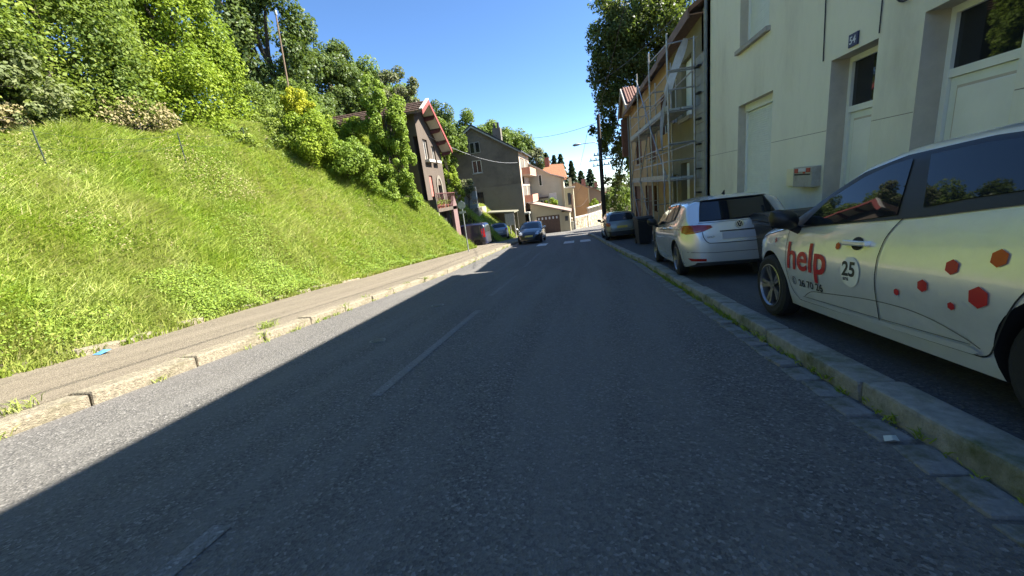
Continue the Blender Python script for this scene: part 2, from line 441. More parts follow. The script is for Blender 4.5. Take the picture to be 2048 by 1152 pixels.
class Many:
    def __init__(s, l): s.l = l
    def build(s, name, m, parent):
        for k in s.l: k.build(name, m, parent)
def reveals(fr, ops, depth, back=True):
    out = []
    for a, b, c, d in ops:
        mb = MB(); out.append(mb)
        for (p, q) in (((a, c), (a, d)), ((b, c), (b, d)), ((a, c), (b, c)), ((a, d), (b, d))):
            mb.quad(fr.p(*p, 0), fr.p(*q, 0), fr.p(*q, -depth), fr.p(*p, -depth))
        if back: mb.quad(fr.p(a, c, -depth - .02), fr.p(b, c, -depth - .02), fr.p(b, d, -depth - .02), fr.p(a, d, -depth - .02))
    return Many(out)

def window(fr, a, b, c, d, depth, parent, fm='pvc', gm='glass', mull=1, fw=0.06, transom=None, name='window', curtain=False):
    mb = MB(); dd = -depth + 0.05
    fr.box(mb, a, a + fw, c, d, -depth, dd); fr.box(mb, b - fw, b, c, d, -depth, dd)
    fr.box(mb, a + fw, b - fw, c, c + fw, -depth, dd); fr.box(mb, a + fw, b - fw, d - fw, d, -depth, dd)
    for k in range(mull):
        m = a + (b - a) * (k + 1) / (mull + 1)
        fr.box(mb, m - fw / 2, m + fw / 2, c + fw, d - fw, -depth, dd - .004)
    if transom: fr.box(mb, a + fw, b - fw, transom - fw / 2, transom + fw / 2, -depth, dd - .007)
    w = mb.build(name, fm, parent)
    g = MB(); fr.box(g, a + fw * .9, b - fw * .9, c + fw * .9, d - fw * .9, -depth - .005, dd - .03)
    g.build('pane', gm, w)
    return w

def curve_pts(pts, n=8):
    """Catmull-Rom through the points"""
    P = [pts[0]] + list(pts) + [pts[-1]]; out = []
    for i in range(1, len(P) - 2):
        p0, p1, p2, p3 = [np.array(q, float) for q in P[i - 1:i + 3]]
        for k in range(n):
            t = k / n
            out.append(tuple(0.5 * ((2 * p1) + (-p0 + p2) * t + (2 * p0 - 5 * p1 + 4 * p2 - p3) * t * t + (-p0 + 3 * p1 - 3 * p2 + p3) * t ** 3)))
    return out + [tuple(pts[-1])]

def interp(tbl, y):
    return np.interp(y, [t[0] for t in tbl], [t[1] for t in tbl])

# ------------------------------------------------------------------ the lie of the land
RZ = [(-40, 4.03), (0, 0), (13, -1.31), (26, -2.26), (46, -3.88), (60, -4.9), (120, -8), (400, -12)]
def rz(y): return interp(RZ, y)
XL = [(-8, -4.62), (4, -4.62), (10, -4.72), (22, -4.75), (27, -4.6), (31, -4.7), (36, -5.0), (43, -5.0), (47, -1.2), (60, 4.2), (75, 12)]
XR = [(-8, 1.50), (3, 1.53), (11, 1.53), (14.5, 1.36), (21.4, 0.98), (25.6, 0.72), (29.5, 0.45), (31, 1.0), (38, 4.2), (46, 9), (60, 19), (75, 30)]
FOOT = [(-8, -6.95), (3, -6.97), (4.8, -7.05), (6.6, -7.5), (10, -8.0), (15, -8.1), (18, -7.8), (22, -7.25), (24.6, -7.0), (25.2, -12.6), (29.6, -12.6), (30.4, -6.6), (33, -6.5), (37, -6.2), (41, -7.2), (44, -14), (70, -14), (200, -14)]
def bank(x, y):
    x = np.asarray(x, float); y = np.asarray(y, float)
    ft = interp(FOOT, y)
    d = np.maximum(ft - x, 0)
    sl = np.where(y < 27, np.interp(y, [6, 9, 12, 18, 22.5], [.74, .80, .92, 1.14, 1.5]), 1.05)
    pl = np.where(y < 27, np.interp(y, [8, 12, 16], [4.4, 5.6, 6.9]), 3.2)
    lump = 0.16 * np.sin(x * 1.3 + y * 0.7) * np.sin(y * 0.9 - x * 0.4) * np.clip(d, 0, 1)
    h = np.minimum(sl * d, pl) + 0.15 * np.maximum(d - pl / sl, 0) + lump
    yend = np.interp(x, [-9.2, -8.2, -7.2], [24.2, 24.7, 25.3])
    e = np.clip((yend - y) / 1.6, 0, 1)
    e = np.where(y < 25.3, np.where(x > -12.6, e, 1), 1.0)
    return h * e
def terrain(x, y):
    return rz(y) + 0.12 + bank(x, y)

def sheet(name, xs_l, xs_r, ys, dz, m, cols=2, kind='structure', label=None):
    vs, fs = [], []
    for y in ys:
        a, b = float(xs_l(y)), float(xs_r(y))
        for k in range(cols): vs.append((a + (b - a) * k / (cols - 1), y, float(rz(y)) + dz))
    for i in range(len(ys) - 1):
        for k in range(cols - 1):
            fs.append((i * cols + k, i * cols + k + 1, (i + 1) * cols + k + 1, (i + 1) * cols + k))
    o = MB().add(vs, fs).build(name, m)
    return tag(o, label, None, None, kind)

ys = list(np.arange(-8, 75.01, 0.5))
sheet('road', lambda y: interp(XL, y), lambda y: interp(XR, y), ys, 0.0, 'road', 8, label='grey asphalt road running downhill')
yl = [y for y in ys if y <= 43]
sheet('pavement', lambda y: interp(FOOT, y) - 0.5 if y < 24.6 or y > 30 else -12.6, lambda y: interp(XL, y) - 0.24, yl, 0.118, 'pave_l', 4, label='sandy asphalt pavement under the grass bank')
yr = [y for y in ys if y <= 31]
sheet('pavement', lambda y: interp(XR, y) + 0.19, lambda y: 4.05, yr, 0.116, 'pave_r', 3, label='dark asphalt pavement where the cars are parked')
# end faces of the right pavement and the sandy apron beyond the bend
sheet('apron', lambda y: interp(XL, y) - 6, lambda y: interp(XL, y) + 0.02, [43.1 + 0.5 * k for k in range(56)], 0.03, 'apron', 3, label='pale forecourt in front of the garage')
# centre line dashes and crossing stripes: real painted sheets
def patch(name, x0, x1, y0, y1, m, dz, parent=None, n=6):
    mb = MB(); ysn = [y0 + (y1 - y0) * k / n for k in range(n + 1)]
    x = lambda a, y: a
    for p, q in zip(ysn, ysn[1:]):
        mb.quad((x0, p, rz(p) + dz), (x1, p, rz(p) + dz), (x1, q, rz(q) + dz), (x0, q, rz(q) + dz))
    return mb.build(name, m, parent)
marks = thing('road_marking', 'worn dashed white centre line on the road', 'road marking', (-1.75, 0, 0))
for (a, b, x) in ((0.80, 1.18, -1.72), (2.55, 5.75, -1.74), (7.1, 10.2, -1.86), (12.6, 17.6, -1.97)):
    ps = MB()
    n = 10
    for k in range(n):
        p, q = a + (b - a) * k / n, a + (b - a) * (k + 1) / n
        ps.quad((x - .05, p, rz(p) + .004), (x + .05, p, rz(p) + .004), (x + .05, q, rz(q) + .004), (x - .05, q, rz(q) + .004))
    ps.build('dash', 'line', marks)
zeb = thing('pedestrian_crossing', 'worn white zebra crossing stripes across the road', 'crossing', (-1, 22.8, -2))
for x in (-2.35, -0.75, 0.2):
    mb = MB()
    for p, q in ((22.0, 22.9), (22.9, 23.8)):
        mb.quad((x - .3, p, rz(p) + .004), (x + .3, p, rz(p) + .004), (x + .3, q, rz(q) + .004), (x - .3, q, rz(q) + .004))
    mb.build('stripe', 'zebra', zeb)

# terrain sheet: one ground reaching the horizon, below the roads and pavements
def ground():
    xs = np.concatenate([[-600, -300, -140, -90, -60, -45, -36, -30, -26, -23], np.arange(-21, -6.0, 0.35), [-5.4, -4.4, -2, 0, 1.2, 4, 8, 14, 25, 60, 140, 300, 600]])
    yy = np.concatenate([[-60, -30, -15, -8], np.arange(-5, 46, 0.4), np.arange(47, 80, 2), [90, 110, 140, 200, 300, 500, 900]])
    X, Y = np.meshgrid(xs, yy)
    Z = terrain(X, Y) - 0.12
    ft = interp(FOOT, Y)
    Z = np.where(X > ft, rz(Y) - 0.06, Z + 0.10)
    rise = np.maximum(-X - 30, 0)
    Z = Z - np.where(X < -30, 0.12 * rise, 0) - np.where(rise > 60, 0.1 * (rise - 60), 0)
    n, m = X.shape
    vs = np.stack([X.ravel(), Y.ravel(), Z.ravel()], 1)
    fs = [(i * m + j, i * m + j + 1, (i + 1) * m + j + 1, (i + 1) * m + j) for i in range(n - 1) for j in range(m - 1)]
    o = MB().add(vs.tolist(), fs).build('ground', 'soil', smooth=True)
    tag(o, 'sloping ground and grassy bank beside the road', None, None, 'structure')
ground()

# ------------------------------------------------------------------ kerbs, gutter setts, edging stones
def stone_mesh(name, lx, ly, lz, seed, m, bev=0.012, n=1):
    rr = random.Random(seed)
    mb = MB().box(0, lx, 0.004, ly - 0.004, 0, lz)
    mb.v = [(x + rr.uniform(-.006, .006), y + rr.uniform(-.004, .004), z + rr.uniform(-.008, .006)) for x, y, z in mb.v]
    me = mb.mesh(name, None, False, bev); me.materials.append(M[m]); return me
def place(me, name, loc, parent, slope, rotz=0.0):
    o = bpy.data.objects.new(name, me); COL.objects.link(o); o.parent = parent
    o.location = Vector(loc) - BASE[parent]; o.rotation_euler = (slope, 0, rotz)
    return o
kl = thing('kerb', 'pale stone kerb along the sunlit left pavement', 'kerb', (-4.8, 10, -1)); kl['kind'] = 'structure'
kms = [stone_mesh('kerb_stone', 0.27, 1.0, 0.24, i, 'kerb_l', 0.022) for i in range(5)]
y = -1.55; i = 0
while y < 29.5:
    x = float(interp(XL, y)); x2 = float(interp(XL, y + 1)); s = float(rz(y + 1) - rz(y))
    o = place(kms[i % 5], 'kerb_stone', (x - 0.27 + random.uniform(-.012, .012), y, float(rz(y)) - 0.115 + random.uniform(-.012, .008)), kl, math.atan(s), -math.atan(x2 - x) + random.uniform(-.008, .008))
    y += 1.012; i += 1
kr = thing('kerb', 'mossy granite kerb along the shaded right pavement', 'kerb', (1.6, 10, -1)); kr['kind'] = 'structure'
kms = [stone_mesh('kerb_stone', 0.20, 1.16, 0.26, 20 + i, 'kerb_r', 0.020) for i in range(5)]
y = -1.2; i = 0
while y < 28.2:
    x = float(interp(XR, y)); x2 = float(interp(XR, y + 1.16)); s = float(rz(y + 1.16) - rz(y))
    place(kms[i % 5], 'kerb_stone', (x + random.uniform(-.006, .006), y, float(rz(y)) - 0.135 + random.uniform(-.008, .008)), kr, math.atan(s / 1.16), -math.atan((x2 - x) / 1.16))
    y += 1.166; i += 1
gut = thing('gutter', 'row of granite setts along the right kerb', 'gutter', (1.4, 6, -.6)); gut['kind'] = 'structure'
sms = [stone_mesh('sett', 0.155, 0.235, 0.08, 40 + i, 'sett', 0.014) for i in range(7)]
y = 0.6; i = 0
while y < 14:
    x = float(interp(XR, y))
    place(sms[random.randrange(7)], 'sett', (x - 0.168 + random.uniform(-.015, .006), y, float(rz(y)) - 0.068 + random.uniform(-.006, .008)), gut, math.atan(-.1), random.uniform(-.05, .05))
    y += 0.245 + random.uniform(0, .012); i += 1
ed = thing('stone_edging', 'broken low pale stones edging the foot of the grass bank', 'edging', (-7, 5, -.4))
ems = [stone_mesh('edging_stone', 0.16, 0.5, 0.26, 60 + i, 'kerb_l', 0.03) for i in range(4)]
y = 2.2; i = 0
while y < 16:
    if random.random() < 0.72:
        x = float(interp(FOOT, y)); x2 = float(interp(FOOT, y + .5))
        place(ems[i % 4], 'edging_stone', (x - 0.08 + random.uniform(-.05, .04), y, float(rz(y)) - 0.06 + random.uniform(-.05, .03)), ed, math.atan(-.1) + random.uniform(-.06, .06), -math.atan((x2 - x) / .5) + random.uniform(-.12, .12))
    y += 0.53; i += 1

def disc(mb, x, y, r, z0, z1, n=24):
    ps = [(x + r * math.cos(2 * math.pi * k / n), y + r * math.sin(2 * math.pi * k / n)) for k in range(n)]
    s = (rz(y + .1) - rz(y - .1)) / .2
    f = lambda p, dz: (p[0], p[1], float(rz(y) + s * (p[1] - y)) + dz)
    mb.add([f(p, z0) for p in ps] + [f(p, z1) for p in ps], [tuple(range(n)), tuple(range(n, 2 * n))] + [(k, (k + 1) % n, n + (k + 1) % n, n + k) for k in range(n)])
    return mb
for (x, y, r, lab) in ((-2.67, 4.23, 0.10, 'small round valve cover nearest the camera in the road'), (-2.72, 6.47, 0.12, 'small round valve cover farther down in the shaded road')):
    t = thing('valve_cover', lab, 'valve cover', (x, y, float(rz(y))), 'valve covers in the road')
    disc(MB(), x, y, r, -.05, .006).build('rim', 'kerb_r', t)
    disc(MB(), x, y, r * .78, -.05, .010).build('lid', 'iron', t)

# ------------------------------------------------------------------ the cream house on the right
def text_mesh(txt, size, bold=False, font_off=0.0):
    cu = bpy.data.curves.new('lettering', 'FONT'); cu.body = txt; cu.size = size; cu.align_x = 'LEFT'
    cu.offset = font_off; cu.resolution_u = 4
    ob = bpy.data.objects.new('lettering', cu); COL.objects.link(ob)
    bpy.context.view_layer.update()
    me = bpy.data.meshes.new_from_object(ob.evaluated_get(bpy.context.evaluated_depsgraph_get()))
    bpy.data.objects.remove(ob); bpy.data.curves.remove(cu)
    bm = bmesh.new(); bm.from_mesh(me)
    step = max(size * .1, .012); k0 = int(-size / step); k1 = int(size * 1.2 / step)
    for k in range(k0, k1):
        bmesh.ops.bisect_plane(bm, geom=bm.verts[:] + bm.edges[:] + bm.faces[:], plane_co=(0, k * step + .0007, 0), plane_no=(0, 1, 0))
    bm.to_mesh(me); bm.free()
    v = [(p.co.x, p.co.y) for p in me.vertices]; f = [tuple(p.vertices) for p in me.polygons]
    bpy.data.meshes.remove(me)
    return v, f

def gable_roof(x0, x1, y0, y1, ze, zr, xr, th=0.14):
    """ridge along Y at x = xr"""
    mb = MB()
    mb.prism([(x0, y0, ze), (xr, y0, zr), (x1, y0, ze), (x1, y0, ze - th), (xr, y0, zr - th), (x0, y0, ze - th)], (0, y1 - y0, 0))
    return mb

XF = 4.0
A = thing('cream_house', 'pale cream rendered two-storey house with two white doors, beside the lettered car', 'house', (XF, 4, -.3))
fa = Fr((XF, 0, 0), (0, 1, 0), (-1, 0, 0))
opsA = [(9.22, 10.95, 0.38, 2.56), (9.50, 10.95, 3.80, 5.55), (6.38, 7.36, -0.62, 2.57), (4.58, 5.68, -0.50, 2.60), (4.6, 5.8, 3.8, 5.5), (1.2, 2.6, .38, 2.56), (1.2, 2.6, 3.8, 5.5)]
wall = facade(fa, -6, 13.3, 1.55, 6.4, [(a, b, max(c, 1.55), d) for a, b, c, d in opsA])
# lower render has a thin dark strip as its joint at z = 1.5
fa2 = Fr((XF, 0, 0), (0, 1, 0), (-1, 0, 0))
facade(fa2, -6, 13.3, -2.6, 1.55, [(a, b, c, min(d, 1.55)) for a, b, c, d in opsA if c < 1.5], mb=wall)
wo = wall.build('wall', 'cream', A)
for (a_, b_) in ((-6, 4.57), (5.69, 6.37), (7.37, 9.2), (10.97, 13.2)):
    MB().box(XF - .0015, XF + .01, a_, b_, 1.546, 1.555).build('render_joint', 'joint', A)
mb = MB(); mb.box(XF + .42, 12, -6, 13.29, -2.6, 6.4); mb.build('house_body', 'cream', A)
mb = MB().prism([(XF, 13.3, -2.6), (12, 13.3, -2.6), (12, 13.3, 6.4), (8, 13.3, 9.8), (XF, 13.3, 6.4)], (0, -.25, 0)); mb.build('gable_wall', 'cream', A)
reveals(fa, opsA, 0.30, False).build('reveal', 'reveal', A)
gable_roof(3.62, 12.4, -6.2, 13.36, 6.5, 10.1, 8.0).build('roof', 'tile_dark', A)
# ground-floor roller shutter and stone sill
def roller(fr, a, b, c, d, depth, parent, top=0.16):
    mb = MB(); h = 0.048
    fr.box(mb, a, b, d - top, d, -depth, -depth + .07)
    n = int((d - top - c - .03) / h)
    for k in range(n):
        z = c + .03 + k * h
        mb.add([fr.p(a + .04, z, -depth), fr.p(b - .04, z, -depth), fr.p(b - .04, z + .004, -depth + .016), fr.p(a + .04, z + .004, -depth + .016), fr.p(a + .04, z + h - .006, -depth + .012), fr.p(b - .04, z + h - .006, -depth + .012), fr.p(b - .04, z + h, -depth), fr.p(a + .04, z + h, -depth)],
               [(0, 1, 2, 3), (3, 2, 5, 4), (4, 5, 6, 7)])
    o = mb.build('shutter_slats', 'pvc2', parent); o['kind'] = 'stuff'
    g = MB(); fr.box(g, a, a + .045, c, d - top, -depth, -depth + .05); fr.box(g, b - .045, b, c, d - top, -depth, -depth + .05); fr.box(g, a + .045, b - .045, c, c + .03, -depth, -depth + .04)
    g.build('shutter_frame', 'pvc', parent)
    bk = MB(); fr.box(bk, a, b, c, d, -depth - .1, -depth - .01); bk.build('shutter_backing', 'pvc2', parent)
for (a, b, c, d) in (opsA[0], opsA[1], opsA[5], opsA[6]):
    roller(fa, a + .002, b - .002, c + .002, d - .002, 0.22, A)
    s = MB(); fa.box(s, a - .08, b + .08, c - .10, c - .003, -.22, .09); s.build('sill', 'sill', A, bevel=.012)
# doors: leaf with raised panels, glazed upper light
def house_door(a, b, c, d, glass_z, parent, depth=.28):
    mb = MB()
    fa.box(mb, a + .002, a + .07, c, d - .002, -depth - .05, -depth + .03); fa.box(mb, b - .07, b - .002, c, d - .002, -depth - .05, -depth + .03)
    fa.box(mb, a + .07, b - .07, d - .08, d - .002, -depth - .05, -depth + .03)
    fa.box(mb, a + .07, b - .07, glass_z - .09, glass_z, -depth - .05, -depth + .025)
    fr_ = mb.build('door_frame', 'pvc', parent)
    lf = MB(); fa.box(lf, a + .075, b - .075, c + .2, glass_z - .095, -depth - .05, -depth - .005)
    leaf = lf.build('door', 'pvc2', parent)
    zb, zt = c + .3, glass_z - .2
    hts = [(zb, zb + .5), (zb + .6, zt)]
    for (p, q) in hts:
        pn = MB(); fa.box(pn, a + .19, b - .19, p + .02, q - .02, -depth - .008, -depth + .018); pn.build('door_panel', 'pvc', leaf, bevel=.012)
        gm_ = MB(); fa.box(gm_, a + .16, b - .16, p - .01, q + .01, -depth - .006, -depth - .002); gm_.build('panel_shade_border', 'reveal', leaf)  # darker flat border stands in for the shade of a groove
    hd = MB(); fa.box(hd, b - .15, b - .12, c + 1.1, c + 1.3, -depth, -depth + .03); fa.box(hd, b - .26, b - .12, c + 1.22, c + 1.245, -depth + .03, -depth + .055); hd.build('door_handle', 'chrome', leaf)
    gl = MB(); fa.box(gl, a + .07, b - .07, glass_z, d - .08, -depth - .03, -depth - .012); gl.build('door_glass', 'glass', fr_)
    st = MB(); fa.box(st, a + .004, b - .004, c - .4, c + .19, -depth - .1, .12); st.build('doorstep', 'sill', parent, bevel=.015)
house_door(6.38, 7.36, -.62, 2.57, 1.86, A)
house_door(4.58, 5.68, -.50, 2.60, 1.95, A)
window(fa, 4.6, 5.8, 3.8, 5.5, .22, A)
# eaves board, drainpipe, cables, number plate
MB().box(3.58, 3.66, -6.2, 13.36, 6.30, 6.5).build('gutter_pipe', 'zinc', A)
mb = MB().tube([(3.93, 13.2, 6.4), (3.93, 13.2, 1.0), (3.93, 13.2, -1.2)], 0.05, 10)
for z in (0.2, 1.9, 3.6, 5.2): mb.tube([(3.93, 13.2, z), (3.93, 13.2, z + .05)], 0.062, 10)
mb.build('drainpipe', 'zinc', A, True)
mb = MB().tube([(3.985, 7.57, 5.6), (3.985, 7.56, 4.2), (3.982, 7.585, 3.6), (3.985, 7.55, 2.62)], 0.009, 5)
mb.tube([(3.985, 6.36, 5.6), (3.985, 6.36, 2.62)], 0.008, 5)
cur = [(3.97, 5.95 + .18 * math.sin(t), 3.05 + .22 * math.cos(t)) for t in np.linspace(-.6, 3.6, 14)]
mb.tube([(3.98, 5.9, 4.6)] + cur, 0.012, 5)
mb.build('cable', 'wire', A)
np_ = MB().box(3.975, 3.999, 6.76, 6.95, 2.62, 2.79).build('number_plate', 'blue_enamel', A, bevel=.004)
v, f = text_mesh('54', 0.135, font_off=0.003)
MB().add([(3.972, 6.925 - p[0], 2.66 + p[1]) for p in v], f).build('numerals', 'white_enamel', np_)
# boxes on the wall are things of their own
t = thing('meter_box', 'yellowed square cover on the cream wall, left of the letter box', 'meter box', (3.96, 8.2, .7))
MB().box(3.965, 3.998, 8.03, 8.46, 0.68, 1.0).build('cover', 'box_cream', t, bevel=.006)
t = thing('letter_box', 'grey letter box with red stickers on the cream wall', 'letter box', (3.9, 7.7, .7))
b1 = MB().box(3.86, 3.998, 7.42, 8.00, 0.68, 1.02).build('case', 'box_grey', t, bevel=.008)
MB().box(3.853, 3.860, 7.47, 7.95, 0.885, 0.905).build('slot', 'seam', b1)
MB().box(3.850, 3.8595, 7.84, 7.95, 0.92, 0.995).build('sticker', 'red_label', t)
MB().box(3.850, 3.8595, 7.47, 7.58, 0.93, 1.00).build('sticker', 'red_label', t)
MB().box(3.850, 3.8595, 7.62, 7.68, 0.91, 0.94).build('sticker', 'red_label', t)
MB().box(3.849, 3.8595, 7.60, 7.82, 0.945, 1.0).build('sticker', 'white_enamel', t)

# ------------------------------------------------------------------ the house under renovation and the ochre house
B = thing('olive_house', 'stripped olive-brown house front behind the scaffolding', 'house', (XF, 16, -1.4))
opsB = [(14.95, 16.25, 3.05, 4.95), (15.3, 16.5, -1.3, 1.5), (17.0, 17.9, 3.2, 4.8), (17.0, 17.9, -1.4, 1.1)]
facade(fa, 13.65, 18.2, -3, 5.75, opsB).build('wall', 'olive', B)
MB().box(XF + .36, 11.6, 13.66, 18.19, -3, 5.7).build('house_body', 'olive', B)
MB().prism([(XF, 13.65, -3), (11.6, 13.65, -3), (11.6, 13.65, 5.7), (7.8, 13.65, 8.1), (XF, 13.65, 5.7)], (0, .2, 0)).build('gable_wall', 'cream', B)
reveals(fa, opsB, .26).build('reveal', 'olive', B)
window(fa, 14.97, 15.62, 3.07, 4.93, .2, B, 'pvc', 'pvc2', 0, .09)
bd = MB(); fa.box(bd, 15.66, 16.23, 3.07, 4.93, -.22, -.16); bd.build('shutter', 'pvc2', B)
dr = MB(); fa.box(dr, 15.32, 16.1, -1.3, 1.48, -.2, -.12); dr.build('door', 'pvc2', B)
window(fa, 17.02, 17.88, 3.22, 4.78, .2, B, 'pvc', 'glass', 1)
window(fa, 17.02, 17.88, -1.3, 1.08, .2, B, 'pvc', 'glass', 1)
for a, b, z in ((14.9, 16.3, 3.04), (16.95, 17.95, 3.19)):
    s = MB(); fa.box(s, a, b, z - .12, z, -.2, .12); s.build('sill', 'sill', B)
gable_roof(3.58, 11.9, 13.62, 18.2, 5.82, 8.5, 7.8).build('roof', 'tile_dark', B)
MB().box(3.55, 3.60, 13.62, 18.2, 5.52, 5.80).build('fascia', 'wood_fascia', B)
MB().box(3.605, 3.99, 13.63, 18.2, 5.60, 5.63).build('soffit', 'wood_fascia', B)
# narrow block strip between the two houses with iron steps
ST = thing('block_pier', 'narrow grey cement block pier between the cream house and the scaffold', 'pier', (XF, 13.48, -1.3))
for k in range(22):
    z = -1.6 + k * 0.28
    for (a_, b_) in ((13.33, 13.78), (13.79, 14.24)):
        MB().box(3.93 + random.uniform(0, .012), 3.996, a_, b_, z + .005, z + .273).build('cement_block', 'cement', ST, bevel=.005)
for k in range(7):
    z = -.3 + k * 0.75
    MB().box(3.82, 3.929, 13.62, 13.9, z, z + .05).build('bracket', 'seam', ST)

Cc = thing('ochre_house', 'ochre yellow house with brown shutters behind the far scaffold bays', 'house', (XF, 24, -2))
opsC = [(25.7, 27.9, 2.0, 4.05), (21.45, 23.0, 1.95, 3.9), (26.4, 29.4, -2.4, .6), (22.8, 24.8, -2.3, .65), (21.2, 22.2, -.7, .65), (18.7, 19.9, 2.9, 4.6)]
facade(fa, 18.2, 31, -4, 5.7, opsC).build('wall', 'orange_r', Cc)
MB().box(XF + .36, 11.6, 18.21, 31, -4, 5.62).build('house_body', 'orange_r', Cc)
reveals(fa, opsC, .26).build('reveal', 'wood_br', Cc)
window(fa, 18.72, 19.88, 2.92, 4.58, .2, Cc, 'pvc', 'glass', 1)
window(fa, 21.22, 22.18, -.68, .63, .2, Cc, 'pvc', 'farglass', 1)
for (a, b, c, d) in opsC[:4]:
    for (p, q) in ((a + .02, (a + b) / 2 - .01), ((a + b) / 2 + .01, b - .02)):
        s = MB(); fa.box(s, p, q, c + .02, d - .02, -.2, -.12)
        sh = s.build('shutter', 'wood_br', Cc)
        for k in range(3):
            z = c + .25 + (d - c - .5) * k / 2
            s2 = MB(); fa.box(s2, p + .05, q - .05, z - .05, z + .05, -.12, -.095); s2.build('batten', 'wood_br', sh)
    s = MB(); fa.box(s, a - .08, b + .08, c - .1, c, -.2, .08); s.build('sill', 'sill', Cc)
for (p, q) in ((18.2, 24.2), (24.62, 31.2)):  # gap between the roofs invented to let a sliver of sun through
    gable_roof(3.58, 11.9, p, q, 5.72, 8.4, 7.8).build('roof', 'tile_dark', Cc)
    MB().box(3.55, 3.60, p, q, 5.45, 5.70).build('fascia', 'wood_fascia', Cc)
mb = MB().tube([(3.92, 30.85, 5.5), (3.92, 30.85, -2.7)], .06, 8); mb.build('drainpipe', 'zinc', Cc, True)
MB().box(3.5, 3.98, 31.0, 31.6, 2.8, 5.4).build('end_boarding', 'wood_br', Cc)
# street-facing cross gable with a white bargeboard
g = MB().prism([(3.62, 27.6, 5.7), (3.62, 29.8, 7.0), (3.62, 32.0, 5.7)], (3.5, 0, 0)); g.build('cross_gable', 'orange_r', Cc)
cg = MB()
for s in (-1, 1):
    cg.prism([(3.45, 29.8, 7.12), (3.45, 29.8 + s * 2.4, 5.7), (3.45, 29.8 + s * 2.4, 5.6), (3.45, 29.8, 7.02)], (3.8, 0, 0))
cr = cg.build('cross_roof', 'tile_dark', Cc)
tm = None
for r_ in range(6):
    for c_ in range(5):
        yy = 29.72 - 2.25 * (r_ + 1) / 6.2; zz = 7.12 - 1.42 * (r_ + 1) / 6.2 * (2.25 / 2.4)
        if tm is None:
            tm = MB().tube([(0, 0, 0), (0, .40, .25)], .075, 6).mesh('roof_tile'); tm.materials.append(M['tile_mid'])
        o = bpy.data.objects.new('roof_tile', tm); COL.objects.link(o); o.parent = cr; o.location = Vector((3.58 + c_ * .16, yy - .02, zz + .02)) - BASE[cr]
bb = MB()
for s in (-1, 1):
    bb.prism([(3.36, 29.8, 7.18), (3.36, 29.8 + s * 2.45, 5.72), (3.36, 29.8 + s * 2.45, 5.48), (3.36, 29.8, 6.92)], (.085, 0, 0))
bb.build('bargeboard', 'white_board', Cc)

# ------------------------------------------------------------------ scaffolding
SF = thing('scaffolding', 'galvanised tube scaffolding with two decks in front of the houses', 'scaffolding', (3.4, 18, -1.6))
XO, XI = 3.0, 3.78
ybay = [13.85, 16.9, 19.9, 22.7]
tops = {XO: [5.3, 5.65, 5.7, 4.4], XI: [5.1, 5.2, 5.2, 5.0]}
for xx in (XO, XI):
    for yv, tp in zip(ybay, tops[xx]):
        z0 = float(rz(yv)) + .13
        MB().tube([(xx, yv, z0), (xx, yv, tp)], .031, 8).build('standard', 'steel', SF, True)
        MB().box(xx - .08, xx + .08, yv - .08, yv + .08, z0 - .012, z0).build('base_plate', 'steel', SF)
for z in (3.15, 1.02):
    for yv in ybay: MB().tube([(XO - .03, yv + .05, z - .08), (XI + .05, yv + .05, z - .08)], .024, 6).build('transom', 'steel', SF, True)
    for a, b in zip(ybay, ybay[1:]):
        for x0 in (XO + .03, XO + .40):
            MB().box(x0, x0 + .34, a + .02, b - .02, z - .045, z + .02).build('deck_board', 'deck', SF)
        MB().box(XO - .03, XO - .005, a, b, z - .02, z + .13).build('toe_board', 'deck', SF)
        MB().tube([(XO + .005, a, z - .06), (XO + .005, b, z - .06)], .024, 6).build('ledger', 'steel', SF, True)
        for dz in (0.55, 1.05): MB().tube([(XO + .02, a, z + dz), (XO + .02, b, z + dz)], .024, 6).build('guardrail', 'steel', SF, True)
    for dz in (0.55, 1.05): MB().tube([(XO, ybay[0] - .03, z + dz), (XI, ybay[0] - .03, z + dz)], .024, 6).build('guardrail', 'steel', SF, True)
for a, b in zip(ybay, ybay[1:]):
    for z in (4.2, 2.05):
        MB().tube([(XI, a, z), (XI, b, z)], .024, 6).build('ledger', 'steel', SF, True)
for yv in ybay:
    for z in (0.0, 2.1, 4.25):
        if z > float(rz(yv)) + .3: MB().tube([(XO, yv - .05, z), (XI + .05, yv - .05, z)], .022, 6).build('transom', 'steel', SF, True)
MB().tube([(XO - .05, 14.0, 1.05), (XO - .05, 16.85, 3.05)], .022, 6).build('brace', 'steel', SF, True)
MB().tube([(XO - .05, 20.0, -1.3), (XO - .05, 22.6, .95)], .022, 6).build('brace', 'steel', SF, True)
MB().tube([(XO - .05, 22.6, 1.05), (XO - .05, 20.0, 3.05)], .022, 6).build('brace', 'steel', SF, True)
for a, b in zip(ybay[1:], ybay[2:]):
    z0 = float(rz((a + b) / 2)) + .5
    for dz in (0, .5): MB().tube([(XO + .02, a, z0 + dz), (XO + .02, b, z0 + dz)], .024, 6).build('guardrail', 'steel', SF, True)
for (p, q) in (((XO - .04, 16.95, -1.2), (XO - .04, 19.9, 1.0)), ((XO - .04, 19.85, 1.0), (XO - .04, 17.0, 3.1)), ((XO - .04, 16.9, 3.1), (XO - .04, 19.8, 5.4))):
    MB().tube([p, q], .022, 6).build('brace', 'steel', SF, True)
MB().tube([(XO - .01, ybay[0], 5.0), (XI + .1, ybay[0], 5.05)], .022, 6).build('transom', 'steel', SF, True)
MB().tube([(XO - .01, ybay[1], 5.3), (XO - .01, ybay[0], 5.0)], .022, 6).build('guardrail', 'steel', SF, True)
MB().tube([(XO, ybay[0], 5.3), (XO, ybay[0], -1.0)], .03, 8).build('standard', 'steel', SF, True)
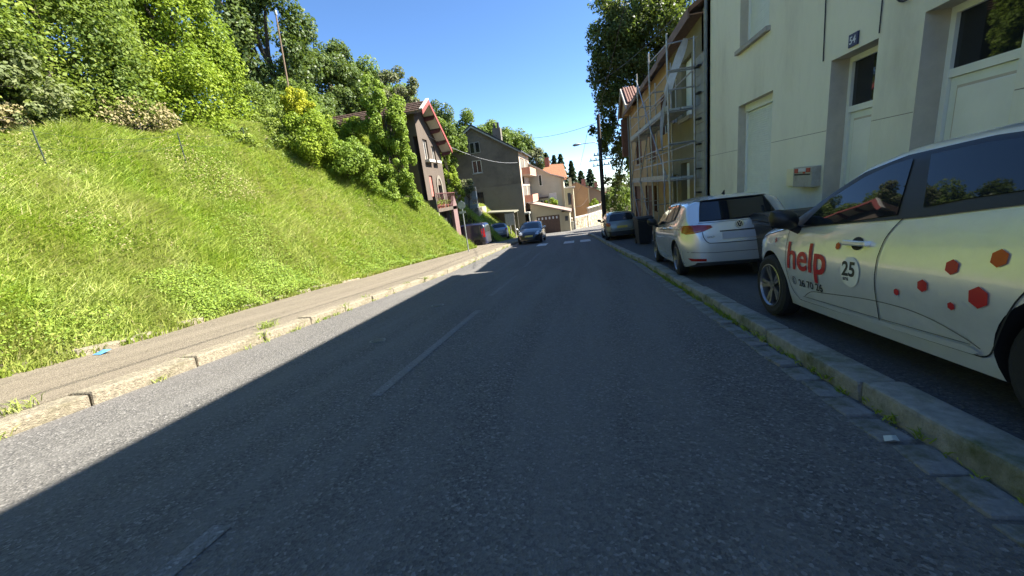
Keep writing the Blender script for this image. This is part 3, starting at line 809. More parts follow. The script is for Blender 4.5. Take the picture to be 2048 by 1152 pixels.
# long strip of plastic film hanging from the top rail
mb = MB(); seg = 22; rr = random.Random(3)
rows = []
fpath = curve_pts([(3.55, 13.8, 5.05), (3.30, 13.82, 4.5), (3.02, 13.86, 3.7), (2.93, 14.3, 3.2), (2.92, 14.5, 2.2), (2.93, 14.35, 1.0), (2.92, 14.3, .1), (2.93, 14.3, -.7)], 4)
for k, q in enumerate(fpath):
    s = k / (len(fpath) - 1); w = (.13 if s < .3 else .055) * (1 + .3 * math.sin(s * 23)); tw = .9 + .7 * math.sin(s * 6)
    rows.append([(q[0] + .03 * math.sin(s * 22 + j * 2) + (j - 1) * w * math.sin(tw), q[1] + (j - 1) * w * math.cos(tw), q[2]) for j in range(3)])
seg = len(fpath) - 1
vs = [p for r_ in rows for p in r_]
fs = [(i * 3 + j, i * 3 + j + 1, (i + 1) * 3 + j + 1, (i + 1) * 3 + j) for i in range(seg) for j in range(2)]
o = MB().add(vs, fs).build('plastic_strip', 'film', None, True)
tag(o, 'long pale strip of plastic film hanging from the scaffold top rail', 'plastic film')

# ------------------------------------------------------------------ wheelie bins
def wheelie_bin(label, loc, w, d, h, rot):
    t = thing('wheelie_bin', label, 'bin', (0, 0, 0), 'black wheelie bins on the right pavement')
    b = MB(); a0, a1 = .80, 1.0
    P = lambda s, z: [(-w / 2 * s, -d / 2 * s, z), (w / 2 * s, -d / 2 * s, z), (w / 2 * s, d / 2 * s, z), (-w / 2 * s, d / 2 * s, z)]
    v = P(a0, .06) + P(a1, h - .1) + P(a1 * 1.05, h - .1) + P(a1 * 1.05, h - .04)
    b.add(v, [(3, 2, 1, 0)] + [(4 * k + i, 4 * k + (i + 1) % 4, 4 * k + 4 + (i + 1) % 4, 4 * k + 4 + i) for k in range(3) for i in range(4)] + [(12, 13, 14, 15)])
    bo = b.build('body', 'bin', t, bevel=.012)
    l = MB()
    pr = [(-d / 2 * 1.1, h - .035), (-d / 2 * 1.08, h + .02), (-d * .2, h + .075), (d * .3, h + .07), (d / 2 * 1.05, h + .03), (d / 2 * 1.08, h - .035)]
    l.prism([(-w / 2 * 1.08, y, z) for y, z in pr], (w * 1.08, 0, 0)); l.build('lid', 'bin', t, bevel=.012)
    hb = MB().tube([(-w * .4, d / 2 * 1.2, h - .06), (w * .4, d / 2 * 1.2, h - .06)], .018, 8); hb.build('handle', 'bin', t)
    for s in (-1, 1):
        MB().tube([(s * w * .36, d * .42, .1), (s * w * .44, d * .42, .1)], .1, 14).build('wheel', 'rubber', t)
    t.location = loc; t.rotation_euler = (0, 0, rot)
    return t
bn = wheelie_bin('big black bin between the lettered car and the silver car', (3.06, 6.35, float(rz(6.35)) + .118), .80, .60, .90, .05)
v, f = text_mesh('31', .12, font_off=.003)
MB().add([(-.30 + p[0], -.302, .56 + p[1]) for p in v], f).build('numerals', 'white_enamel', bn)
MB().quad((-.34, -.306, .72), (-.10, -.306, .72), (-.10, -.308, .755), (-.34, -.308, .755)).build('sticker', 'white_enamel', bn)
wheelie_bin('black wheelie bin standing under the scaffold beyond the silver car', (2.42, 15.9, float(rz(15.9)) + .118), .58, .6, 1.02, .15)

# ------------------------------------------------------------------ cars
class Shell:
    """body surface as a function: half width at (y, h); the car's front is +y, y = 0 between the axles"""
    def __init__(s, sp):
        s.__dict__.update(sp)
        s.yf, s.yr = s.wb / 2 + s.fo, -(s.wb / 2 + s.ro)
        s.yc = (s.yf + s.yr) / 2; s.hl = (s.yf - s.yr) / 2
        s.ty = np.array([p[0] for p in s.top]); s.tz = np.array([p[1] for p in s.top])
        # smooth the top line a little
        yy = np.linspace(s.yr, s.yf, 400); zz = np.interp(yy, s.ty, s.tz)
        k = np.array([1, 2, 3, 4, 3, 2, 1.]); k /= k.sum()
        zz2 = np.convolve(np.pad(zz, 3, mode='edge'), k, 'valid')
        s.yy, s.zz = yy, zz2
    def topz(s, y): return np.interp(y, s.yy, s.zz)
    def bot(s, y):
        u = np.abs((y - s.yc) / s.hl); return s.b0 + 0.09 * np.clip((u - .8) / .2, 0, 1) ** 2
    def xs(s, y, h):
        y = np.asarray(y, float); h = np.asarray(h, float)
        u = np.clip((y - s.yc) / s.hl, -1, 1); n = np.where(u > 0, s.nf, s.nr)
        plan = np.maximum(1 - np.abs(u) ** n, 0) ** (1 / n)
        side = np.interp(h, [q[0] for q in s.side], [q[1] for q in s.side])
        tp = s.topz(y); r = np.interp(y, [q[0] for q in s.rnd], [q[1] for q in s.rnd])
        t = np.clip((h - (tp - r)) / r, 0, 1)
        x = s.W / 2 * plan * side * np.maximum(1 - t ** 2.3, 0) ** (1 / 2.3)
        return np.where(h > tp, 0, x)
    def end(s, x, h, sgn):
        """y of the rear (sgn -1) or front (+1) surface at lateral x, height h"""
        x = min(max(abs(x), .014), max(float(s.xs(s.yc + sgn * q, h)) for q in (0, .3, .7, 1.1)) * .985); a, b = s.yc, (s.yf if sgn > 0 else s.yr)
        for _ in range(40):
            m = (a + b) / 2
            if s.xs(m, h) >= x: a = m
            else: b = m
        return (a + b) / 2
    def mesh(s):
        u = np.linspace(-1, 1, 121); u = np.sin(u * np.pi / 2) * .55 + u * .45
        ysn = np.unique(np.concatenate([s.yc + s.hl * u * .9996, s.yr + np.linspace(.0006, .5, 26) * (s.yf - s.yr) / 4]))
        rings = []
        for y in ysn:
            b, tp = float(s.bot(y)), float(s.topz(y)); r = float(np.interp(y, [q[0] for q in s.rnd], [q[1] for q in s.rnd]))
            hs = np.concatenate([np.linspace(b, tp - r, 18), tp - r + r * np.sin(np.linspace(0.12, math.pi / 2, 12))])
            xx = s.xs(y, np.minimum(hs, tp - 1e-6))
            xx[-1] = 0
            half = [(xx[0] * .86, b - .02)] + list(zip(xx, hs))
            rings.append([(x, y, h) for x, h in half] + [(-x, y, h) for x, h in half[-2::-1]])
        n = len(rings[0]); mb = MB()
        vs = [p for r_ in rings for p in r_]
        fs = [(i * n + k, i * n + (k + 1) % n, (i + 1) * n + (k + 1) % n, (i + 1) * n + k) for i in range(len(rings) - 1) for k in range(n)]
        fs += [tuple(range(n)), tuple((len(rings) - 1) * n + k for k in range(n))]
        return mb.add(vs, fs)

def inside(poly, x, y):
    c = False; n = len(poly)
    for i in range(n):
        (x1, y1), (x2, y2) = poly[i], poly[(i + 1) % n]
        if (y1 > y) != (y2 > y) and x < (x2 - x1) * (y - y1) / (y2 - y1) + x1: c = not c
    return c

def fill(poly, step=.05):
    """triangulate a 2-D outline with inner points"""
    out = []
    for (a, b) in zip(poly, poly[1:] + poly[:1]):
        L = math.hypot(b[0] - a[0], b[1] - a[1]); k = max(1, int(L / step))
        out += [(a[0] + (b[0] - a[0]) * j / k, a[1] + (b[1] - a[1]) * j / k) for j in range(k)]
    n = len(out)
    xs_, ys_ = [p[0] for p in out], [p[1] for p in out]
    inner = []
    x = min(xs_) + step / 2
    while x < max(xs_):
        y = min(ys_) + step / 2
        while y < max(ys_):
            if inside(out, x, y) and min((x - p[0]) ** 2 + (y - p[1]) ** 2 for p in out) > (step * .45) ** 2: inner.append((x, y))
            y += step
        x += step
    r = G.delaunay_2d_cdt([Vector(p) for p in out + inner], [(i, (i + 1) % n) for i in range(n)], [], 1, 1e-6)
    return [(p.x, p.y) for p in r[0]], [tuple(f) for f in r[2]]

def smooth_poly(p, it=2):
    for _ in range(it):
        q = []
        for a, b in zip(p, p[1:] + p[:1]):
            q += [(a[0] * .75 + b[0] * .25, a[1] * .75 + b[1] * .25), (a[0] * .25 + b[0] * .75, a[1] * .25 + b[1] * .75)]
        p = q
    return p

def ribbon(pts, w):
    P = [Vector(p) for p in pts]; L, Rr = [], []
    for i, p in enumerate(P):
        d = (P[min(i + 1, len(P) - 1)] - P[max(i - 1, 0)]).normalized(); n = Vector((-d.y, d.x)) * w / 2
        L.append(tuple(p + n)); Rr.append(tuple(p - n))
    vs, fs = L + Rr, []
    n = len(P)
    for i in range(n - 1): fs.append((i, i + 1, n + i + 1, n + i))
    return vs, fs

def dense(pts, step=.05):
    out = []
    for a, b in zip(pts, pts[1:]):
        k = max(1, int(math.dist(a, b) / step)); out += [(a[0] + (b[0] - a[0]) * j / k, a[1] + (b[1] - a[1]) * j / k) for j in range(k)]
    return out + [pts[-1]]

def bool_cut(mb_body, cutters, paint_m, liner_m, name):
    me = mb_body.mesh(name); me.materials.append(paint_m)
    ob = bpy.data.objects.new('shaping', me); COL.objects.link(ob)
    cm = MB()
    for (y, z, r, x0, x1) in cutters: cm.tube([(x0, y, z), (x1, y, z)], r, 40)
    cme = cm.mesh('cutter'); cme.materials.append(liner_m)
    co = bpy.data.objects.new('shaping', cme); COL.objects.link(co)
    md = ob.modifiers.new('cut', 'BOOLEAN'); md.operation = 'DIFFERENCE'; md.object = co; md.solver = 'EXACT'; md.material_mode = 'TRANSFER'
    bpy.context.view_layer.update()
    res = bpy.data.meshes.new_from_object(ob.evaluated_get(bpy.context.evaluated_depsgraph_get()))
    bpy.data.objects.remove(ob); bpy.data.objects.remove(co)
    res.name = name
    res.shade_smooth(); res.set_sharp_from_angle(angle=R(32))
    return res

class Car:
    def __init__(s, name, label, cat, sp, group=None):
        s.s = Shell(sp); s.root = thing(name, label, cat, (0, 0, 0), group)
        c = s.s; r = c.wr; ra = c.wr + c.gap
        cut = []
        for y in (c.wb / 2, -c.wb / 2):
            for sg in (-1, 1):
                cut.append((y, r + c.axz, ra, sg * (c.W / 2 + .2), sg * (c.W / 2 - .30)))
        me = bool_cut(c.mesh(), cut, M[c.paint], M['liner'], 'body')
        s.body = link('body', me, None, s.root)
        # wheels
        tyre, rim, hub = MB(), MB(), MB()
        prof = [(.00, r * .66), (.012, r * .70), (.004, r * .86), (.02, r * .97), (.05, r), (.15, r), (.18, r * .97), (.195, r * .86), (.19, r * .66)]
        n = 36
        for k in range(n):
            a0, a1 = 2 * math.pi * k / n, 2 * math.pi * (k + 1) / n
            for (x0, r0), (x1, r1) in zip(prof, prof[1:]):
                tyre.quad((x0, r0 * math.cos(a0), r0 * math.sin(a0)), (x0, r0 * math.cos(a1), r0 * math.sin(a1)), (x1, r1 * math.cos(a1), r1 * math.sin(a1)), (x1, r1 * math.cos(a0), r1 * math.sin(a0)))
            # rim lip
            for (x0, r0), (x1, r1) in (((.006, r * .70), (.002, r * .665)), ((.002, r * .665), (.02, r * .63)), ((.02, r * .63), (.10, r * .60))):
                rim.quad((x0, r0 * math.cos(a0), r0 * math.sin(a0)), (x0, r0 * math.cos(a1), r0 * math.sin(a1)), (x1, r1 * math.cos(a1), r1 * math.sin(a1)), (x1, r1 * math.cos(a0), r1 * math.sin(a0)))
            hub.quad((.085, 0, 0), (.085, r * .62 * math.cos(a0), r * .62 * math.sin(a0)), (.085, r * .62 * math.cos(a1), r * .62 * math.sin(a1)))  # flat black backing disc behind the spokes
        for k in range(c.spokes):
            for da in ((-.16, .16) if c.twin else (0,)):
                a = 2 * math.pi * k / c.spokes + da
                ca, sa = math.cos(a), math.sin(a); w0, w1 = (.012, .020) if c.twin else (.035, .045)
                P = lambda rr, w, x: (x, rr * ca - w * sa, rr * sa + w * ca)
                rim.add([P(.03, -w0, .035), P(.03, w0, .035), P(r * .65, w1, .018), P(r * .65, -w1, .018), P(.03, -w0, .07), P(.03, w0, .07), P(r * .65, w1, .05), P(r * .65, -w1, .05)],
                        [(0, 1, 2, 3), (0, 4, 5, 1), (3, 2, 6, 7), (1, 5, 6, 2), (0, 3, 7, 4)])
        rim.add([(.028, .045 * math.cos(a), .045 * math.sin(a)) for a in np.linspace(0, 2 * math.pi, 16, endpoint=False)], [tuple(range(16))])
        tm, rm, hm = tyre.mesh('tyre', None, True), rim.mesh('rim', None, False), hub.mesh('spoke_backing')
        for q in (tm,): q.materials.append(M['rubber'])
        rm.materials.append(M[c.rimm]); hm.materials.append(M['black'])
        for y in (c.wb / 2, -c.wb / 2):
            for sg in (-1, 1):
                w = bpy.data.objects.new('wheel', tm); COL.objects.link(w); w.parent = s.root
                w.location = (sg * (c.W / 2 - c.winset), y, r); w.rotation_euler = (0, 0, 0 if sg < 0 else math.pi)
                BASE[w] = Vector((0, 0, 0))
                for me_, nm in ((rm, 'rim'), (hm, 'spoke_backing')):
                    q = bpy.data.objects.new(nm, me_); COL.objects.link(q); q.parent = w
    dy = 0.0
    def side(s, poly, m, name, off=.006, sides=(-1, 1), step=.06, parent=None, rounded=0):
        if rounded: poly = smooth_poly(poly, rounded)
        poly = [(a + s.dy, b) for a, b in poly]
        v, f = fill(poly, step); out = []
        for sg in sides:
            out.append(MB().add([(sg * (float(s.s.xs(y, h)) + off), y, h) for y, h in v], f).build(name, m, parent or s.root, True))
        return out
    def line(s, pts, w, m, name, off=.004, sides=(-1, 1), parent=None):
        v, f = ribbon(dense([(a + s.dy, b) for a, b in pts]), w)
        for sg in sides: MB().add([(sg * (float(s.s.xs(y, h)) + off), y, h) for y, h in v], f).build(name, m, parent or s.root)
    def end(s, poly, m, name, sgn, off=.006, step=.06, parent=None, rounded=0, mirror=False):
        if rounded: poly = smooth_poly(poly, rounded)
        v, f = fill(poly, step); out = []
        for mx in ((1, -1) if mirror else (1,)):
            out.append(MB().add([(mx * x, s.s.end(x, h, sgn) + sgn * off, h) for x, h in v], f).build(name, m, parent or s.root, True))
        return out
    def eline(s, pts, w, m, name, sgn, off=.004, mirror=False):
        v, f = ribbon(dense(pts), w)
        for mx in ((1, -1) if mirror else (1,)): MB().add([(mx * x, s.s.end(x, h, sgn) + sgn * off, h) for x, h in v], f).build(name, m, s.root)
    def text(s, txt, y0, h0, size, m, name, off=.008, bold=0.0, sx=1.0):
        y0 = y0 + s.dy
        v, f = text_mesh(txt, size, font_off=bold)
        return MB().add([(-(float(s.s.xs(y0 - p[0] * sx, h0 + p[1])) + off), y0 - p[0] * sx, h0 + p[1]) for p in v], f).build(name, m, s.root)
    def mirrors(s, y, h, m='black', size=.11):
        for sg in (-1, 1):
            x = float(s.s.xs(y, h - .1)); mb = MB()
            vs, fs = [], []
            nu, nv = 10, 8
            for i in range(nv + 1):
                th = math.pi * i / nv
                for j in range(nu):
                    ph = 2 * math.pi * j / nu
                    q = (abs(math.cos(ph)) ** .7 * (1 if math.cos(ph) > 0 else -1) * math.sin(th), math.cos(th), abs(math.sin(ph)) ** .7 * (1 if math.sin(ph) > 0 else -1) * math.sin(th))
                    vs.append((sg * (x + .13 + q[0] * size * 1.05), y + q[1] * .085, h + q[2] * size * .78 + .02 * q[0]))
            for i in range(nv):
                for j in range(nu): fs.append((i * nu + j, i * nu + (j + 1) % nu, (i + 1) * nu + (j + 1) % nu, (i + 1) * nu + j))
            mb.add(vs, fs); mo = mb.build('mirror', m, s.root, True)
            st = MB().tube([(sg * (x - .02), y + .02, h - .11), (sg * (x + .07), y + .01, h - .07), (sg * (x + .12), y, h - .02)], [.04, .03, .03], 8); st.build('mirror_arm', 'black', mo, True)
    def finish(s, loc, rotz, pitch, scale=1.0):
        s.root.matrix_world = Matrix.Translation(loc) @ Matrix.Rotation(rotz, 4, 'Z') @ Matrix.Rotation(pitch, 4, 'X') @ Matrix.Scale(scale, 4)

SIDE = [(0.15, .90), (0.30, .955), (0.52, .995), (0.62, 1.0), (0.80, .992), (0.92, .965), (1.00, .935), (1.46, .735)]
def spec(**k):
    d = dict(L=4.0, W=1.78, wb=2.6, fo=.82, ro=.68, nf=5.0, nr=8.0, wr=.31, gap=.045, axz=0.0, winset=.028, b0=.19, spokes=5, twin=True, rimm='alloy', side=SIDE, paint='white_paint')
    d.update(k); return d

# ---- lettered white hatchback (nearest, on the right pavement)
cl = Car('parked_car', 'white hatchback with red help lettering parked nearest on the right pavement', 'car',
         spec(W=1.80, wb=2.55, fo=.82, ro=.70, wr=.312, paint='white_paint', nf=3.6, nr=6.0, side=[(0.15, .90), (0.30, .955), (0.52, .995), (0.60, 1.0), (0.72, .992), (0.84, .968), (0.94, .935), (1.02, .905), (1.46, .725)],
              top=[(-1.96, .55), (-1.93, .92), (-1.75, 1.08), (-1.42, 1.34), (-1.10, 1.405), (-.55, 1.44), (-.05, 1.435), (.22, 1.39), (.62, 1.21), (1.00, 1.03), (1.12, .995), (1.52, .95), (1.82, .86), (2.00, .72), (2.09, .50)],
              rnd=[(-1.96, .25), (-1.6, .22), (-.9, .13), (.1, .13), (.7, .16), (1.1, .14), (1.7, .16), (2.09, .22)]))
# glazing: black surround, then panes
cl.dy = -.05
cl.side([(1.02, .905), (.55, 1.15), (.22, 1.280), (-.10, 1.338), (-.60, 1.346), (-1.05, 1.312), (-1.38, 1.21), (-1.52, 1.12), (-1.20, 1.035), (-.40, .965), (.30, .930), (.80, .900)], 'black', 'window_surround', .008, step=.04)
cl.side([(.74, .925), (.50, 1.12), (.20, 1.245), (-.02, 1.298), (-.17, 1.310), (-.235, .985), (.30, .935)], 'glass', 'side_window', .013, step=.05)
cl.side([(-.29, 1.312), (-.60, 1.316), (-1.02, 1.285), (-1.12, 1.09), (-.62, 1.05), (-.40, 1.02)], 'glass', 'side_window', .013, step=.05)
cl.side([(-1.06, 1.297), (-1.34, 1.205), (-1.43, 1.12), (-1.16, 1.063)], 'glass', 'side_window', .013, step=.05)
cl.end([(-.60, .99), (.60, .99), (.53, 1.33), (-.53, 1.33)], 'glass', 'windscreen', 1, .008, .08)
cl.end([(-.55, 1.08), (.55, 1.08), (.46, 1.30), (-.46, 1.30)], 'glass', 'rear_window', -1, .008, .08)
# door gaps
cl.dy = -.10
fd = curve_pts([(1.00, .90), (1.01, .75), (1.00, .55), (.95, .36), (.84, .262)]); cl.line(fd, .007, 'seam', 'door_gap')
cl.line(curve_pts([(-.25, .985), (-.165, .87), (-.125, .72), (-.115, .50), (-.112, .285)]), .008, 'seam', 'door_gap')
cl.line([(.84, .262), (-.76, .285)], .007, 'seam', 'door_gap')
cl.line(curve_pts([(-.76, .285), (-.81, .32), (-.87, .46), (-.96, .64), (-1.10, .82), (-1.16, .92), (-1.10, 1.06)]), .008, 'seam', 'door_gap')
# lower door crease as a painted shade line and bright sill strip
cl.line(curve_pts([(.74, .315), (.62, .372), (.40, .395), (.0, .432), (-.30, .438), (-.50, .415), (-.68, .362), (-.76, .325)]), .006, 'crease', 'crease_shade_line', .003)
cl.side([(.78, .272), (.74, .302), (0, .312), (-.72, .330), (-.77, .312), (-.74, .292), (0, .278)], 'white_paint', 'sill_strip', .020, step=.08)
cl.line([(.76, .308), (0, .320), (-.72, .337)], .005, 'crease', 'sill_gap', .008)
# bonnet gap and handles
cl.line(curve_pts([(.95, .90), (1.25, .86), (1.60, .80), (1.88, .70)]), .007, 'seam', 'bonnet_gap')
def handle(car, yc, hc, w=.20, m='white_paint', cup=True):
    for sg in (-1, 1):
        x = float(car.s.xs(yc, hc))
        o = MB().box(x - .01, x + .036, yc - w / 2, yc + w / 2, hc - .016, hc + .018)
        o.v = [(sg * a, b, c) for a, b, c in o.v]
        h_ = o.build('door_handle', m, car.root, bevel=.010)
    if cup: car.side([(yc - car.dy + .06 * math.cos(t), hc - .002 + .045 * math.sin(t)) for t in np.linspace(0, 2 * math.pi, 16, endpoint=False)], 'seam', 'handle_shade_oval', .004, step=.03)  # flat dark oval painted for the shade behind the handle
handle(cl, -.02, .803, .235)
cl.mirrors(.74, .985, 'black', .112)
# lamps, grille, plate
cl.side(smooth_poly([(1.72, .72), (1.95, .66), (2.03, .58), (1.97, .54), (1.80, .63)], 1), 'clear_lens', 'headlight', .007)
cl.end([(-.55, .40), (.55, .40), (.50, .60), (-.50, .60)], 'black', 'grille', 1, .006, .08)
cl.side([(-1.75, .92), (-1.90, .90), (-1.93, .78), (-1.84, .76)], 'red_lens', 'tail_light', .007)
# vinyl: lettering, badge, dots
cl.text('help', .985, .545, .335, 'red_vinyl', 'lettering', .006, .0055, 1.06)
cl.text('26 70 26', .80, .398, .085, 'black_vinyl', 'lettering', .006, .0018, 1.15)
ring = [(.775 + .034 * math.cos(t), .435 + .034 * math.sin(t)) for t in np.linspace(0, 2 * math.pi, 24)]
v, f = ribbon(ring, .006); MB().add([(-(float(cl.s.xs(a, b)) + .006), a, b) for a, b in v], f).build('phone_ring', 'black_vinyl', cl.root)
v, f = ribbon(curve_pts([(.783, .455), (.793, .441), (.787, .423), (.772, .413)]), .010); MB().add([(-(float(cl.s.xs(a, b)) + .006), a, b) for a, b in v], f).build('phone_mark', 'black_vinyl', cl.root)
cl.side([(.115 + .094 * math.cos(t), .602 + .106 * math.sin(t)) for t in np.linspace(0, 2 * math.pi, 30, endpoint=False)], 'pale_vinyl', 'badge', .006, (-1,), .04)
cl.text('25', .196, .575, .140, 'black_vinyl', 'badge_numerals', .008, .004, 1.0)
cl.text('ans', .185, .540, .045, 'black_vinyl', 'badge_word', .008, .001, 1.0)
def hexdot(y, h, r, m):
    cl.side([(y + r * .95 * math.sin(k * math.pi / 3), h + r * math.cos(k * math.pi / 3)) for k in range(6)], m, 'dot', .006, (-1,), .03)
for y, h, r, m in ((.272, .775, .028, 'orange_vinyl'), (-.293, .530, .022, 'red_vinyl'), (-.471, .596, .036, 'red_vinyl'), (-.628, .716, .040, 'red_vinyl'), (-.639, .516, .022, 'red_vinyl'), (-.775, .586, .054, 'red_vinyl'), (-.838, .778, .042, 'orange_vinyl')):
    hexdot(y, h, r, m)
for k in range(3):
    a = k * math.pi / 3 + .3
    cl.side([(1.236 + .026 * math.cos(a) + .006 * math.sin(a), .778 + .028 * math.sin(a) - .006 * math.cos(a)), (1.236 + .026 * math.cos(a) - .006 * math.sin(a), .778 + .028 * math.sin(a) + .006 * math.cos(a)), (1.236 - .026 * math.cos(a) - .006 * math.sin(a), .778 - .028 * math.sin(a) + .006 * math.cos(a)), (1.236 - .026 * math.cos(a) + .006 * math.sin(a), .778 - .028 * math.sin(a) - .006 * math.cos(a))], 'red_vinyl', 'star_mark', .008 + k * .0005, (-1,), .02)
cl.finish((2.60, 2.76, float(rz(2.70)) + .118), 0.0, -math.atan(.1008), .955)

# ---- silver hatchback seen from behind
go = Car('parked_car', 'silver white hatchback seen from behind, parked ahead of the lettered car', 'car',
         spec(W=1.79, wb=2.63, fo=.85, ro=.775, wr=.315, paint='silver_paint', nf=4.2, nr=7.5,
              top=[(-2.09, .50), (-2.07, .88), (-2.03, .98), (-1.90, 1.12), (-1.66, 1.375), (-1.45, 1.415), (-.8, 1.45), (-.1, 1.45), (.25, 1.40), (.70, 1.17), (1.08, .97), (1.5, .92), (1.9, .82), (2.10, .62), (2.165, .48)],
              rnd=[(-2.09, .10), (-1.9, .16), (-1.6, .15), (-.9, .13), (.1, .13), (.8, .16), (1.2, .14), (2.1, .2)]))
go.side([(.95, .92), (.55, 1.17), (.20, 1.325), (-.3, 1.375), (-.95, 1.365), (-1.28, 1.29), (-1.18, 1.02), (-.4, .965)], 'black', 'window_surround', .004)
go.side([(.72, .945), (.50, 1.16), (.18, 1.295), (-.18, 1.34), (-.22, .985)], 'glass', 'side_window', .013, step=.05)
go.side([(-.28, 1.345), (-.80, 1.342), (-.84, 1.03), (-.30, .99)], 'glass', 'side_window', .013, step=.05)
go.side([(-.88, 1.337), (-1.08, 1.30), (-1.18, 1.24), (-1.10, 1.06), (-.92, 1.035)], 'glass', 'side_window', .013, step=.05)
go.end([(-.60, .975), (0, .965), (.60, .975), (.545, 1.20), (.50, 1.325), (0, 1.345), (-.50, 1.325), (-.545, 1.20)], 'black', 'window_surround', -1, .004, .05)
go.end([(-.575, .99), (0, .98), (.575, .99), (.52, 1.20), (.475, 1.31), (0, 1.33), (-.475, 1.31), (-.52, 1.20)], 'glass', 'rear_window', -1, .010, .05)
go.end([(-.59, .95), (.59, .95), (.52, 1.33), (-.52, 1.33)], 'glass', 'windscreen', 1, .008, .08)
# tail lamps: lens wraps the corner
go.end([(.405, .865), (.44, .905), (.62, .925), (.78, .925), (.845, .90), (.845, .80), (.80, .775), (.70, .785), (.55, .810)], 'red_lens', 'tail_light', -1, .010, .035, mirror=True)
go.end([(.58, .818), (.80, .788), (.80, .800), (.60, .828)], 'orange_lens', 'tail_light_band', -1, .014, .03, mirror=True)
go.side([(-1.70, .925), (-2.0, .93), (-2.0, .80), (-1.92, .79), (-1.80, .84)], 'red_lens', 'tail_light', .008, step=.04)
go.eline(curve_pts([(.57, .80), (.55, .70), (.49, .62), (.40, .60), (.0, .595)]), .012, 'seam', 'tailgate_gap', -1, .005, True)
go.eline([(0, .945), (.40, .95), (.62, .955)], .006, 'seam', 'tailgate_gap', -1, .005, True)
go.end([(-.26, .66), (.26, .66), (.26, .77), (-.26, .77)], 'plate_w', 'number_plate', -1, .014, .06)
go.eline([(-.30, .79), (.30, .79)], .02, 'black', 'plate_recess', -1, .006)
go.end([(-.66, .285), (.66, .285), (.70, .235), (-.70, .235)], 'black', 'lower_valance', -1, .006, .06)
go.end([(-.78, .36), (-.52, .345), (-.52, .30), (-.74, .31)], 'red_lens', 'reflector', -1, .008, .04)
go.end([(.78, .36), (.52, .345), (.52, .30), (.74, .31)], 'red_lens', 'reflector', -1, .008, .04)
go.eline([(-.84, .47), (-.4, .44), (.4, .44), (.84, .47)], .008, 'seam', 'bumper_gap', -1, .004)
# round emblem: ring with the two crossed chevrons
def rear_ring(car, x, h, r, w, m, name, off):
    v, f = ribbon([(x + r * math.cos(t), h + r * math.sin(t)) for t in np.linspace(0, 2 * math.pi, 28)], w)
    return MB().add([(a, car.s.end(a, b, -1) - off, b) for a, b in v], f).build(name, m, car.root)
go.end([(.058 * math.cos(t), .888 + .058 * math.sin(t)) for t in np.linspace(0, 2 * math.pi, 24, endpoint=False)], 'black', 'emblem_disc', -1, .010, .03)
em = rear_ring(go, 0, .888, .055, .011, 'chrome', 'emblem', .016)
for pts in ([(-.028, .932), (0, .893), (.028, .932)], [(-.045, .915), (-.024, .848), (0, .884), (.024, .848), (.045, .915)]):
    v, f = ribbon(pts, .010); MB().add([(a, go.s.end(a, b, -1) - .018, b) for a, b in v], f).build('emblem_mark', 'chrome', go.root)
v, f = text_mesh('GOLF', .045, font_off=.001)
MB().add([(-.50 + p[0], go.s.end(-.50 + p[0], .69 + p[1], -1) - .008, .69 + p[1]) for p in v], f).build('model_lettering', 'chrome', go.root)
go.line(curve_pts([(.88, .92), (.87, .7), (.80, .40), (.70, .29)]), .008, 'seam', 'door_gap')
go.line(curve_pts([(-.24, .97), (-.27, .7), (-.22, .30)]), .008, 'seam', 'door_gap')
go.line(curve_pts([(-.86, 1.02), (-.93, .85), (-.85, .55), (-.75, .30)]), .008, 'seam', 'door_gap')
go.line([(.75, .285), (-.78, .285)], .010, 'chrome', 'sill_strip', .008)
go.line([(1.6, .80), (0, .85), (-1.7, .87)], .006, 'seam', 'shoulder_shade_line', .003)  # dark line painted as the shade of the shoulder crease
handle(go, -.15, .875, .2, 'silver_paint'); handle(go, -.86, .89, .2, 'silver_paint')
go.mirrors(.72, 1.02, 'black', .11)
MB().tube([(0, -1.25, 1.43), (0, -1.32, 1.49)], [.03, .008], 8).build('roof_aerial', 'black', go.root)
go.end([(-.58, 1.338), (.58, 1.338), (.54, 1.40), (-.54, 1.40)], 'silver_paint', 'roof_spoiler', -1, .05, .06)
go.finish((2.52, 8.44, float(rz(8.44)) + .118), R(-2.2), -math.atan(.1008), .95)

# ---- grey-green hatchback farther down the right pavement
c3 = Car('parked_car', 'grey-green hatchback seen from behind beyond the scaffold', 'car',
         spec(W=1.66, wb=2.44, fo=.80, ro=.60, wr=.29, paint='green_paint', nf=4.5, nr=6.5,
              top=[(-1.82, .55), (-1.80, .86), (-1.70, .98), (-1.35, 1.33), (-1.1, 1.40), (-.4, 1.43), (.1, 1.41), (.45, 1.25), (.95, .96), (1.4, .88), (1.8, .76), (2.02, .5)],
              rnd=[(-1.82, .12), (-1.6, .16), (-.9, .13), (.1, .13), (.8, .16), (2.0, .2)], rimm='black'))
c3.side([(.90, .90), (.40, 1.22), (0, 1.335), (-.7, 1.345), (-1.15, 1.23), (-1.35, 1.02), (-.5, .94)], 'glass', 'side_window', .008)
c3.end([(-.60, .96), (.60, .96), (.50, 1.30), (-.50, 1.30)], 'glass', 'rear_window', -1, .010, .06)
c3.end([(-.58, .93), (.58, .93), (.5, 1.31), (-.5, 1.31)], 'glass', 'windscreen', 1, .008, .08)
c3.end([(.55, .72), (.56, .88), (.76, .90), (.775, .76), (.70, .70)], 'red_lens', 'tail_light', -1, .010, .04, mirror=True, rounded=1)
c3.end([(.60, .80), (.74, .81), (.74, .84), (.60, .83)], 'orange_lens', 'tail_light_band', -1, .014, .04, mirror=True)
c3.end([(-.25, .60), (.25, .60), (.25, .71), (-.25, .71)], 'plate_y', 'number_plate', -1, .012, .06)
